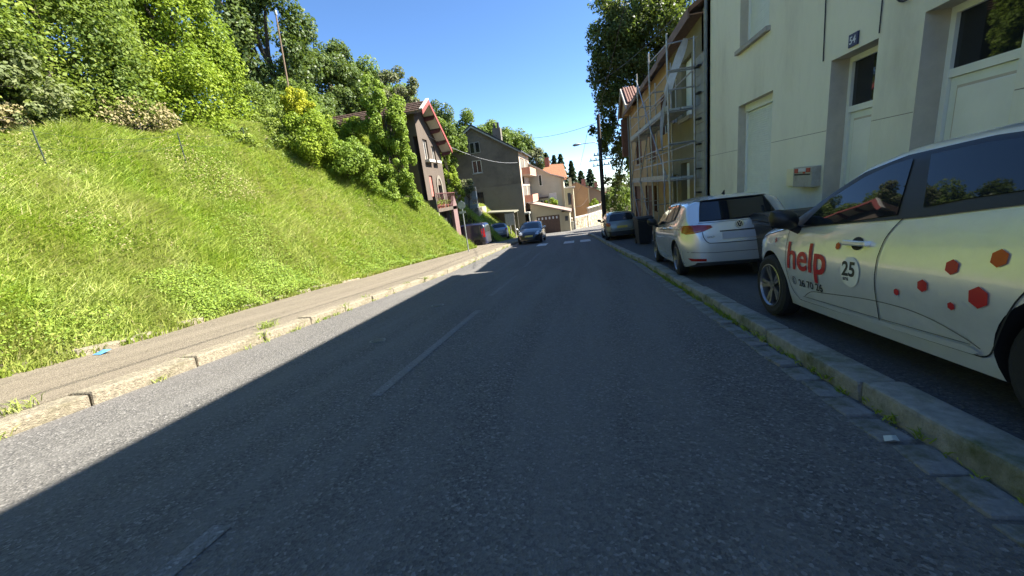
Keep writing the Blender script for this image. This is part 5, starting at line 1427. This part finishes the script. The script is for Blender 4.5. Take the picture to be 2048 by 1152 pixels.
# ------------------------------------------------------------------ poles, street lamp, wires
t = thing('utility_pole', 'dark wooden utility pole with a street lamp arm beside the big tree', 'utility pole', (1.62, 27, -2.3))
PT = 5.35
MB().tube([(1.62, 27, -2.35), (1.62, 27, 2), (1.62, 27, PT)], [.15, .13, .10], 12).build('pole', 'pole_wood', t, True)
la = MB().tube([(1.6, 26.9, 2.6), (1.5, 26.85, 3.55), (1.3, 26.8, 3.70), (.6, 26.7, 3.70), (.35, 26.65, 3.68)], .025, 8).build('lamp_arm', 'galv_sign', t, True)
MB().tube([(.40, 26.66, 3.70), (.25, 26.64, 3.70), (-.02, 26.6, 3.68), (-.12, 26.58, 3.67)], [.03, .08, .09, .03], 10).build('lamp_head', 'galv_sign', la, True)
for z, l_ in ((2.85, .45), (2.55, .75), (2.2, .55)):
    MB().box(1.62 - l_, 1.62 + l_, 26.84, 26.90, z, z + .06).build('crossarm', 'pole_wood', t)
    for s_ in (-.85, -.4, .4, .85): MB().tube([(1.62 + l_ * s_, 26.87, z + .06), (1.62 + l_ * s_, 26.87, z + .18)], .035, 6).build('insulator', 'black', t)
t = thing('utility_pole', 'thin brown utility pole at the garage corner', 'utility pole', (-.72, 46.5, -4))
MB().tube([(-.74, 46.5, -4.0), (-.76, 46.5, 0.2)], [.15, .11], 10).build('pole', 'pole_pale', t, True)
MB().tube([(-.62, 46.35, -4.0), (-.62, 46.35, -1.4)], .06, 8).build('conduit', 'galv_sign', t, True)
t = thing('wooden_pole', 'leaning bare wooden pole in front of the dark trees on the hill', 'pole', (-14.6, 20, 4))
MB().tube([(-14.9, 20, 3.2), (-14.25, 20, 11.4)], [.06, .035], 8).build('shaft', 'pole_pale', t, True)
MB().box(-14.3, -14.2, 19.95, 20.05, 11.3, 11.5).build('tip', 'cement', t)
def wire(label, p, q, sag, m='wire', r=.012):
    pts = [tuple(Vector(p).lerp(Vector(q), k / 16) - Vector((0, 0, sag * 4 * (k / 16) * (1 - k / 16)))) for k in range(17)]
    o = MB().tube(pts, r, 5).build('overhead_wire', m); tag(o, label, 'wire', 'overhead wires')
wire('overhead wire from the dark pole across to the grey building', (1.6, 27, 4.9), (-10.0, 42, 8.2), 1.0)
wire('lower pale overhead wire along the face of the grey building', (-9.3, 24.5, 5.5), (-6.0, 41.8, 4.2), .6, 'wire_pale', .012)
wire('overhead wire running up the street above the right houses', (1.6, 27, 5.25), (1.9, -4, 7.8), .35, 'wire', .014)
wire('overhead wire falling from the pole tip down the street', (.95, 26.9, 4.6), (-.75, 46.5, .1), .3, 'wire', .012)
wire('second overhead wire falling towards the thin brown pole', (1.3, 26.9, 2.75), (-.7, 46.5, -.1), .4, 'wire', .010)
wire('slack overhead wire from the thin brown pole to the tan house', (-.75, 46.5, -1.0), (1.4, 58, -.6), .7, 'wire', .012)
wire('overhead wire slanting over the scaffold into the big tree', (3.7, 15, 6.2), (1.9, 33, 8.6), .3, 'wire', .012)

# litter
o = MB().add([(-6.80, 3.88, rz(3.9) + .125), (-6.62, 3.86, rz(3.9) + .13), (-6.58, 3.98, rz(3.9) + .16), (-6.74, 4.02, rz(3.9) + .13), (-6.69, 3.95, rz(3.9) + .17)], [(0, 1, 4), (1, 2, 4), (2, 3, 4), (3, 0, 4)]).build('litter', 'blue_scrap')
tag(o, 'crumpled blue plastic scrap at the foot of the grass bank', 'litter')
zz = float(rz(1.88))
o = MB().add([(1.36, 1.865, zz + .014), (1.39, 1.858, zz + .026), (1.425, 1.868, zz + .013), (1.42, 1.888, zz + .032), (1.395, 1.898, zz + .016), (1.368, 1.890, zz + .028), (1.392, 1.876, zz + .040)], [(0, 1, 6), (1, 2, 6), (2, 3, 6), (3, 4, 6), (4, 5, 6), (5, 0, 6)]).build('litter', 'white_scrap')
tag(o, 'crumpled white paper scrap in the right gutter', 'litter')

# ------------------------------------------------------------------ vegetation
def unit(n):
    u = RNG.normal(0, 1, (n, 3)); return u / np.linalg.norm(u, axis=1)[:, None]

def leaf_quads(p, nrm, size, aspect=.62, droop=.35):
    n = len(p)
    nrm = nrm / np.linalg.norm(nrm, axis=1)[:, None]
    t = np.cross(nrm, unit(n)); t /= np.linalg.norm(t, axis=1)[:, None] + 1e-9
    t[:, 2] -= droop * RNG.random(n); t /= np.linalg.norm(t, axis=1)[:, None]
    b = np.cross(nrm, t); b /= np.linalg.norm(b, axis=1)[:, None] + 1e-9
    s = (size * RNG.uniform(.6, 1.35, n))[:, None]
    fold = nrm * s * .10
    return np.stack([p - t * s * .5, p + b * s * aspect * .5 - t * s * .05 + fold, p + t * s * .5, p - b * s * aspect * .5 - t * s * .05 + fold], 1).reshape(-1, 3)

def clumpy(blobs, k, rel=(.22, .42)):
    """sub-blobs spread over the surface and inside of the main ellipsoids"""
    out = []
    vol = np.array([(b[3] * b[4] * b[5]) ** (2 / 3) for b in blobs]); cnt = np.maximum(3, (k * vol / vol.sum()).astype(int))
    for b, c in zip(blobs, cnt):
        d = unit(c); f = RNG.uniform(.55, 1.0, c) ** .6
        ctr = np.array(b[:3]) + d * f[:, None] * np.array(b[3:]) * .86
        m = min(b[3:]); r = RNG.uniform(*rel, c)[:, None] * (np.array(b[3:]) * .35 + m * .65) * RNG.uniform(.75, 1.25, (c, 3))
        out.append(np.concatenate([ctr, r], 1))
    return np.concatenate(out)

def crown_points(sub, n, shell=.55):
    w = (sub[:, 3] * sub[:, 4] + sub[:, 4] * sub[:, 5] + sub[:, 3] * sub[:, 5]); w = w / w.sum()
    idx = RNG.choice(len(sub), n, p=w)
    d = unit(n); f = 1 - shell * RNG.random(n) ** 1.6
    return sub[idx, :3] + d * f[:, None] * sub[idx, 3:], d, idx

def plant(name, label, cat, blobs, n, size, m, base, tr=.15, k=40, group=None, rel=(.12, .34), up=.5, shell=.55, droop=.35, aspect=.62, limbs=True, trunk_name='trunk', crown_name='crown', bark='bark', top=None):
    t = thing(name, label, cat, base, group)
    if rel == (.12, .34): k = int(k * 2.2)
    sub = clumpy(blobs, k, rel)
    p, d, idx = crown_points(sub, n, shell)
    gz = terrain(p[:, 0], p[:, 1]) if True else 0
    ok = p[:, 2] > gz - .05
    p, d, idx = p[ok], d[ok], idx[ok]
    nrm = d * .6 + np.array([0.25, 0, up]) + unit(len(p)) * .75
    q = leaf_quads(p, nrm, size, aspect, droop) - np.array(base)
    shade = RNG.random(len(sub))
    tint = np.clip(.55 * RNG.random(len(p)) + .45 * shade[idx], 0, 1)
    o = link(crown_name, fast_mesh(crown_name, q, 4, tint), M[m], t)
    tk = MB()
    b0 = Vector(base); big = max(blobs, key=lambda b: b[3] * b[4] * b[5]); c0 = Vector(top or big[:3])
    mid = b0.lerp(c0, .5) + Vector((random.uniform(-.2, .2), random.uniform(-.2, .2), 0))
    tk.tube([b0 - Vector((0, 0, .2)), b0.lerp(mid, .5), mid, c0], [tr * 1.25, tr, tr * .85, tr * .5], 8)
    if limbs:
        for s_ in sub[RNG.choice(len(sub), min(len(sub), 14), replace=False)]:
            e = Vector(s_[:3]); a = mid.lerp(c0, random.uniform(-.2, .9))
            tk.tube([a, a.lerp(e, .5) + Vector((0, 0, .12 * (e - a).length)), e], [tr * .42, tr * .28, tr * .10], 5)
    tk.build(trunk_name, bark, t, True)
    return t

def on(x, y, dz=0): return (x, y, T(x, y) - .1 + dz)

# ivy-smothered trees on top of the bank
plant('ivy_clad_tree', 'huge ivy-smothered tree at the left edge above the bank', 'tree', [(-16.2, 5.5, 6.2, 2.4, 3.0, 4.3), (-15.6, 8.0, 8.2, 2.2, 2.4, 4.6)], 70000, .12, 'ivy', on(-16, 6.5), .3, 150, 'ivy-clad trees above the bank', (.22, .40))
plant('ivy_clad_tree', 'tall ivy-smothered tree second from the left above the fence', 'tree', [(-16.4, 11.2, 7.6, 2.4, 2.5, 5.0), (-15.4, 10.3, 5.6, 1.5, 1.6, 2.2)], 70000, .12, 'ivy', on(-16.3, 11), .3, 150, 'ivy-clad trees above the bank', (.22, .40))
plant('ivy_clad_tree', 'rounded sunny vine-covered tree at the right end of the ivy wall', 'tree', [(-16.2, 15.6, 7.0, 2.3, 2.6, 5.0), (-15.2, 14.6, 6.0, 1.7, 1.9, 3.2), (-16.4, 15.4, 10.6, 2.2, 2.4, 2.8)], 80000, .125, 'ivy_y', on(-16, 15.6), .3, 160, 'ivy-clad trees above the bank', (.20, .36))
plant('ivy_clad_tree', 'higher ivy-hung tree crown at the top left corner', 'tree', [(-18.2, 9.5, 11.5, 2.8, 3.2, 3.6), (-18.6, 14.0, 12.5, 2.8, 3.0, 3.4)], 24000, .18, 'mid_leaf', on(-18.5, 11), .3, 80, 'ivy-clad trees above the bank')
plant('creeper_bush', 'greyish dusty creeper bush left of the first fence post', 'bush', [(-14.6, 6.2, 4.9, 1.0, 1.7, 1.7), (-14.5, 8.6, 5.2, 1.0, 1.4, 1.7)], 15000, .11, 'ivy_g', on(-14.6, 7.2), .08, 50, None)
plant('creeper_bush', 'dry brown creeper patch in the middle of the ivy wall', 'bush', [(-14.6, 11.9, 5.2, .9, 1.5, .75)], 2600, .09, 'dry', on(-14.6, 11.9), .06, 26, None)
plant('creeper_bush', 'dry brown creeper patch low at the left edge', 'bush', [(-14.25, 7.6, 4.6, .7, 1.6, .45)], 2600, .09, 'dry', on(-14.3, 7.4), .05, 26, None)
plant('creeper_bush', 'green creeper mound right of the second fence post', 'bush', [(-14.2, 15.2, 4.3, 1.0, 1.6, 1.1), (-13.4, 17.0, 4.2, 1.1, 1.3, 1.0)], 14000, .12, 'ivy', on(-14, 15.8), .08, 50, None)
plant('shrub', 'dense green shrub filling the notch between the ivy wall and the leaning pole', 'shrub', [(-15.4, 18.6, 5.6, 1.3, 1.4, 1.7), (-14.4, 17.6, 5.0, 1.1, 1.2, 1.3), (-16.6, 19.6, 6.6, 1.6, 1.6, 2.0)], 24000, .12, 'ivy', on(-15.2, 18.6), .08, 70, 'shrubs on the bank')
plant('shrub', 'loose shrub below the dark hill trees beside the leaning pole', 'shrub', [(-17.0, 23.5, 7.6, 2.0, 1.8, 2.0), (-15.0, 22.4, 6.6, 1.4, 1.4, 1.5)], 20000, .15, 'mid_leaf', on(-16.6, 23.2), .08, 60, 'shrubs on the bank')
# the ivy wall goes on unseen: trees added for window reflections and bounce light
plant('ivy_clad_tree', 'unseen ivy-clad tree added just outside the left edge of the view', 'tree', [(-16.0, 1.0, 8.2, 2.6, 3.0, 6.6)], 16000, .26, 'ivy', on(-16, 1), .3, 60, 'ivy-clad trees above the bank')
plant('ivy_clad_tree', 'unseen ivy-clad tree added behind the camera above the bank', 'tree', [(-16.0, -4.5, 8.4, 2.6, 3.2, 6.8)], 14000, .28, 'ivy', on(-16, -4.5), .3, 60, 'ivy-clad trees above the bank')
# hedge and shrubs between the ivy wall and the brown house
plant('shrub', 'yellow-green shrub mass on the bank left of the brown house', 'shrub', [(-12.3, 17.6, 4.6, 1.4, 1.3, 1.5), (-13.2, 18.8, 5.4, 1.3, 1.2, 1.5)], 19000, .11, 'ivy_y', on(-12.4, 17.8), .08, 50, 'shrubs on the bank')
plant('shrub', 'drooping green shrub just below the yellow-green one', 'shrub', [(-11.2, 18.6, 3.6, 1.3, 1.2, 1.4), (-10.4, 19.6, 2.7, 1.0, 1.0, 1.2)], 17000, .11, 'weed', on(-11.1, 18.8), .08, 50, 'shrubs on the bank')
plant('shrub', 'golden yellow flowering shrub under the leaning pole', 'shrub', [(-13.1, 18.4, 6.75, .75, .75, .75), (-12.6, 18.0, 6.2, .6, .6, .6)], 6500, .09, 'yellow_leaf', on(-13, 18.4), .05, 26, 'shrubs on the bank')
plant('shrub', 'bright hedge covering the roof side of the brown house', 'shrub', [(-13.6, 20.6, 5.5, 1.5, 1.0, 1.3), (-11.9, 21.0, 5.0, 1.4, .9, 1.3), (-12.6, 20.2, 3.9, 1.8, 1.2, 1.2)], 22000, .11, 'ivy_y', on(-12.6, 20.6), .08, 60, 'shrubs on the bank')
plant('small_tree', 'leafy green tree standing against the brown house', 'tree', [(-9.95, 20.9, 5.5, 1.25, 1.1, 2.0), (-9.7, 21.0, 3.3, 1.1, 1.0, 1.6), (-10.3, 20.8, 7.1, .8, .8, 1.0), (-9.5, 21.2, 1.8, .9, .8, 1.0)], 24000, .125, 'weed', on(-10, 21.2), .10, 60, None)
plant('shrub', 'low bramble mound at the foot of the brown house wall', 'shrub', [(-9.6, 21.6, 1.3, 1.0, .9, .9), (-10.6, 20.2, 1.9, 1.1, 1.0, .8)], 12000, .10, 'weed', on(-9.8, 21), .05, 40, 'shrubs on the bank')
plant('ivy_column', 'ivy column hanging beside the far corner of the brown house', 'climber', [(-9.7, 29.6, 3.6, .8, .9, 2.1), (-9.5, 30.2, 1.6, .8, .9, 1.4)], 9000, .13, 'ivy_y', on(-9.8, 30.4), .06, 36, None)
plant('shrub', 'dry grey shrub above the block retaining wall', 'shrub', [(-9.3, 32.6, 2.2, .8, .7, .7)], 3000, .11, 'pale_leaf', on(-9.4, 32.7), .05, 20, 'shrubs on the bank')
# trees on the hill
plant('hill_tree', 'largest dark tree on the hill behind the leaning pole', 'tree', [(-21.0, 27.5, 13.2, 3.6, 3.4, 5.0), (-21.5, 25.5, 16.8, 3.0, 3.0, 3.0), (-19.5, 28.5, 10.0, 2.8, 2.6, 3.0)], 34000, .25, 'dark_leaf', on(-21, 27.5), .35, 90, 'trees on the hill', (.2, .36))
plant('hill_tree', 'dark round-topped tree right of the largest hill tree', 'tree', [(-20.0, 33.0, 12.0, 3.0, 3.0, 3.8), (-18.2, 32.0, 8.6, 2.8, 2.6, 2.6)], 26000, .25, 'dark_leaf', on(-20, 33), .3, 70, 'trees on the hill', (.2, .36))
plant('hill_tree', 'mid-green tree sloping down behind the metal chimney', 'tree', [(-19.6, 37.5, 11.6, 3.2, 3.0, 3.4), (-16.4, 37.0, 9.6, 2.8, 2.6, 2.6)], 24000, .25, 'mid_leaf', on(-19, 37), .3, 70, 'trees on the hill', (.2, .36))
plant('hill_tree', 'sparse feathery tree rising behind the brown house roof', 'tree', [(-13.2, 31.0, 10.2, 1.9, 1.6, 1.5), (-13.0, 31.0, 8.4, 1.6, 1.4, 1.4)], 5200, .19, 'pale_leaf', on(-13.2, 31), .12, 34, 'trees on the hill', (.18, .30))
plant('hill_tree', 'green tree filling the gap behind the brown house ridge', 'tree', [(-16.0, 41.0, 8.2, 3.0, 2.6, 3.0), (-13.0, 40.0, 6.6, 2.2, 2.0, 2.6)], 16000, .26, 'mid_leaf', on(-15.6, 41), .25, 50, 'trees on the hill', (.2, .36))
for lab, bl, m_, n_ in (
    ('dark tree left of the grey gable on the far hill', [(-20.5, 60, 11.6, 3.4, 3.0, 4.6)], 'dark_leaf', 11000),
    ('mid-green far tree directly behind the grey gable peak', [(-17.0, 64, 11.2, 3.4, 3.0, 3.8)], 'mid_leaf', 11000),
    ('far tree right of the grey gable peak', [(-13.4, 68, 10.2, 3.4, 3.0, 3.4)], 'mid_leaf', 11000),
    ('far tree behind the grey building chimney', [(-9.8, 71, 8.6, 3.2, 3.0, 3.2)], 'mid_leaf', 10000),
    ('pale far tree between the grey building and the villa', [(-6.2, 64, 5.8, 1.5, 1.5, 2.2)], 'pale_leaf', 4200)):
    plant('hill_tree', lab, 'tree', bl, n_, .34 if m_ != 'pale_leaf' else .26, m_, (bl[0][0], bl[0][1], -2.0 if bl[0][0] > -14 else T(bl[0][0], bl[0][1])), .25, 40, 'trees on the hill', (.22, .40))
# conifers beyond the villa
def conifer(label, x, y, zt, zb, r):
    t = thing('conifer', label, 'tree', (x, y, zb), 'conifers beyond the villa')
    n = 5200; s = RNG.random(n) ** .75; tiers = 13
    ph = (s * tiers) % 1.0
    rad = r * (s * .93 + .07) * (.45 + .55 * ph); a = RNG.uniform(0, 2 * math.pi, n)
    rad = rad * (.7 + .3 * np.abs(np.sin(a * 4 + np.floor(s * tiers))))
    p = np.stack([x + rad * np.cos(a), y + rad * np.sin(a), zt - (zt - zb - 1) * s - .25 * rad / r], 1)
    nrm = np.stack([np.cos(a) * .4, np.sin(a) * .4, np.ones(n)], 1) + unit(n) * .5
    link('crown', fast_mesh('crown', leaf_quads(p, nrm, .62, .55, .5) - np.array(BASE[t]), 4, RNG.random(n)), M['conifer'], t)
    MB().tube([(x, y, zb - .3), (x, y, zt - .2)], [.22, .03], 6).build('trunk', 'bark', t)
for i, (x, y, zt, r_) in enumerate(((-6.0, 84, 8.4, 4.4), (-4.5, 86, 7.8, 4.0), (-3.1, 85, 7.8, 4.0), (-1.0, 86, 6.2, 3.4), (.9, 88, 4.0, 4.0), (2.9, 90, 4.2, 4.2), (-7.8, 88, 7.0, 4.4))):
    conifer(['tallest conifer behind the villa roof', 'second conifer right of the tallest one', 'third conifer behind the orange roof ridge', 'slim conifer above the villa wing', 'broad conifer behind the tan house', 'last conifer left of the dark pole', 'conifer behind the grey building eaves'][i], x, y, zt, -6.5, r_)
plant('shrub', 'yellow-green shrub growing above the garage roof', 'shrub', [(-3.3, 48.4, -.6, .9, .7, .7)], 2500, .13, 'ivy_y', (-3.3, 48.4, -2.6), .05, 18, None)
plant('shrub', 'garden shrub beside the tan house corner', 'shrub', [(2.2, 57.5, -1.9, .7, .7, .9)], 2000, .15, 'ivy_y', (2.2, 57.5, -4.0), .05, 16, None)
plant('shrub', 'bright shrub below the big tree behind the dark pole', 'shrub', [(3.4, 37, -.6, 1.5, 1.3, 1.6), (4.6, 39, .4, 1.6, 1.4, 1.6)], 7000, .17, 'mid_leaf', (3.6, 37.6, -3.2), .06, 34, None)
# the big broad-leaved tree behind the ochre house
plant('broadleaf_tree', 'big dark broad-leaved tree behind the ochre house', 'tree',
      [(6.2, 34, 9.6, 4.6, 3.6, 4.6), (3.6, 33.4, 7.4, 2.5, 2.2, 3.8), (2.9, 33.2, 2.8, 1.5, 1.5, 3.6), (3.8, 33.6, 11.6, 2.6, 2.4, 2.6), (9.6, 34.5, 12.6, 4.2, 3.4, 3.2), (4.2, 34, 4.6, 1.9, 1.8, 2.6), (5.6, 34, 14.4, 3.6, 3.0, 2.2), (3.1, 33.2, .6, 1.2, 1.3, 2.4), (3.7, 33.4, 4.0, 1.4, 1.4, 3.6), (2.3, 33.0, 5.6, 1.1, 1.2, 2.4), (2.2, 33.0, 9.6, 1.2, 1.2, 2.0), (3.5, 33.5, -1.0, 1.1, 1.1, 1.5)], 82000, .225, 'chest_leaf', (5.3, 34.5, -3.0), .36, 210, None, (.18, .36), .3, .8, .5, .55, top=(5.6, 34, 11.0))

# wire fence on the bank
t = thing('wire_fence', 'sagging wire fence on thin dark posts along the top of the bank', 'fence', on(-12.6, 9))
fp = [(-12.3, 5.0), (-12.45, 7.7), (-13.0, 11.7), (-13.4, 15.0)]
tops_ = []
for (x, y) in fp:
    z = T(x, y); tops_.append((x, y, z + 1.0))
    MB().tube([(x, y, z - .3), (x + random.uniform(-.05, .05), y, z + 1.05)], .019, 6).build('post', 'fence', t)
for dz in (0, -.35):
    for p, q in zip(tops_, tops_[1:]):
        pts = [tuple(Vector(p).lerp(Vector(q), k / 10) - Vector((0, 0, .35 * 4 * (k / 10) * (1 - k / 10) * .5 - dz))) for k in range(11)]
        MB().tube(pts, .004, 4).build('wire', 'fence', t)

# grass, weeds: what nobody could count
def sines(x, y, s, f=1.0):
    r = np.random.default_rng(s); v = 0
    for _ in range(7):
        a, b, c = r.normal(0, 1.2 * f, 2).tolist() + [r.uniform(0, 6.28)]
        v = v + np.sin(a * x + b * y + c)
    return v / 7 ** .5
def grass_patch(name, label, n, ylo, yhi, dmax, hgt, seed, near=True):
    y = ylo + (yhi - ylo) * RNG.random(n) ** (1.35 if near else 1.0)
    ft = interp(FOOT, y); dd = RNG.random(n) * dmax - .12
    x = ft - dd
    z = terrain(x, y) - .03
    p = np.stack([x, y, z], 1)
    dist = np.sqrt(x * x + y * y)
    k = sines(x, y, seed, .8); k2 = sines(x, y, seed + 1, 2.2)
    L = hgt * RNG.uniform(.55, 1.25, n) * np.clip(1 + .28 * k, .45, 1.6) * np.clip(.55 + dd * .6, .5, 1)
    w = (.0036 + .00058 * dist) * RNG.uniform(.7, 1.3, n)
    az = RNG.uniform(0, 2 * math.pi, n)
    lean = np.stack([np.cos(az) * .45 + .38 + .25 * k2, np.sin(az) * .45 - .12, np.zeros(n)], 1)
    d1 = lean * .55 + np.array([0, 0, 1.0]); d1 /= np.linalg.norm(d1, axis=1)[:, None]
    d2 = lean * 1.5 + np.array([0, 0, .35]); d2 /= np.linalg.norm(d2, axis=1)[:, None]
    sd = np.cross(d1, np.stack([-p[:, 0], -p[:, 1], np.zeros(n)], 1) / dist[:, None] + unit(n) * .6); sd /= np.linalg.norm(sd, axis=1)[:, None] + 1e-9
    m = p + d1 * (L * .58)[:, None]; tip = m + d2 * (L * .5)[:, None]
    W = w[:, None]
    q = np.stack([p - sd * W, p + sd * W, m + sd * W * .8, m - sd * W * .8, m - sd * W * .8, m + sd * W * .8, tip + sd * W * .1, tip - sd * W * .1], 1).reshape(-1, 3)
    k3 = sines(x, y, seed + 2, .45)
    tint = np.clip(.44 + .17 * RNG.normal(0, 1, n) + .10 * k2 + .10 * k3 + np.where(RNG.random(n) < .07 + .14 * (k > .7), .4, 0), 0, 1)
    me = fast_mesh(name, q, 4, np.repeat(tint, 2))
    o = link(name, me, M['grass']); tag(o, label, 'grass', None, 'stuff')
grass_patch('grass', 'tall sunlit grass covering the left bank', 300000, -3.0, 25.2, 8.0, .38, 5)
grass_patch('grass', 'grass on the farther slope below the grey building', 26000, 30.2, 41.5, 4.2, .34, 9, False)
def weeds(name, label, n, ylo, yhi, dmin, dmax, size, seed, thr, m='weed', hmax=.34, pw=1.6):
    y = ylo + (yhi - ylo) * RNG.random(n) ** pw
    dd = dmin + (dmax - dmin) * RNG.random(n); x = interp(FOOT, y) - dd
    k = sines(x, y, seed, 1.1) + .35 * sines(x, y, seed + 1, 3.5); ok = k > thr
    x, y, k = x[ok], y[ok], k[ok]; n = len(x)
    h = hmax * np.clip((k - thr) * 1.1 + .25, 0, 1) * RNG.random(n) ** .6
    p = np.stack([x + .1 * h, y, terrain(x, y) + h + .03], 1)
    nrm = np.array([.45, -.1, .9]) + unit(n) * .6
    dist = np.sqrt(x * x + y * y)
    o = link(name, fast_mesh(name, leaf_quads(p, nrm, size * (.8 + dist * .035), .7, .3), 4, RNG.random(n)), M[m]); tag(o, label, 'weeds', None, 'stuff')
weeds('weeds', 'broad-leaved weeds growing through the bank grass', 150000, .5, 24.5, .1, 7.6, .034, 21, .0, 'weed', .28)
weeds('weeds', 'leafy nettles along the foot of the bank', 44000, .6, 22, -.22, 1.0, .036, 33, -.1, 'weed', .38)
weeds('weeds', 'dry seed heads and stalks among the bank grass', 30000, 1, 24, 1.6, 7.4, .035, 47, .3, 'dry', .36)
# tufts in the kerb joints and gutter
def tufts(name, label, spots, n_, L0, m='grass'):
    P = []
    for (x, y, z, r, k) in spots:
        P += [(x + random.gauss(0, r), y + random.gauss(0, r * 1.6), z, k) for _ in range(int(n_ * k))]
    P = np.array(P); n = len(P); p = P[:, :3]
    az = RNG.uniform(0, 6.28, n); L = L0 * RNG.uniform(.4, 1.2, n) * P[:, 3] ** .3
    d = np.stack([np.cos(az) * .6, np.sin(az) * .6, np.ones(n)], 1); d /= np.linalg.norm(d, axis=1)[:, None]
    d2 = d + np.stack([np.cos(az), np.sin(az), -.3 * np.ones(n)], 1) * .8; d2 /= np.linalg.norm(d2, axis=1)[:, None]
    s = np.cross(d, unit(n)); s /= np.linalg.norm(s, axis=1)[:, None]; w = .0035
    mm = p + d * (L * .6)[:, None]; tip = mm + d2 * (L * .5)[:, None]
    q = np.stack([p - s * w, p + s * w, mm + s * w, mm - s * w, mm - s * w, mm + s * w, tip + s * w * .2, tip - s * w * .2], 1).reshape(-1, 3)
    o = link(name, fast_mesh(name, q, 4, np.repeat(np.clip(.35 + .25 * RNG.normal(0, 1, n), 0, 1), 2)), M[m]); tag(o, label, 'weeds', None, 'stuff')
sp = []
yy = -1.55
for i in range(30):
    y = yy + i * 1.012
    if random.random() < .7: sp.append((-4.76 + random.uniform(-.1, .12), y, float(rz(y)) + .08, .035, random.uniform(.3, 1)))
for _ in range(60):
    y = random.uniform(.5, 24); sp.append((float(interp(XL, y)) + random.uniform(-.01, .04), y, float(rz(y)), .03, random.uniform(.15, .6)))
sp += [(-4.95, 4.95, float(rz(4.95)) + .12, .05, 2.2), (-4.90, 2.2, float(rz(2.2)) + .12, .04, 1.6), (-4.95, 1.5, float(rz(1.5)) + .12, .04, 1.2)]
tufts('kerb_weeds', 'small grass tufts in the joints of the left kerb', sp, 38, .11)
sp = []
for _ in range(150):
    y = random.uniform(1.0, 16) ; sp.append((float(interp(XR, y)) - .008 + random.uniform(-.02, .006), y, float(rz(y)) + random.uniform(-.01, .03), .012, random.uniform(.1, .7)))
for _ in range(60):
    y = random.uniform(4.0, 8.5); sp.append((float(interp(XR, y)) - .01, y, float(rz(y)) + .01, .02, random.uniform(.3, 1.0)))
tufts('gutter_weeds', 'mossy grass tufts along the foot of the right kerb', sp, 34, .075)
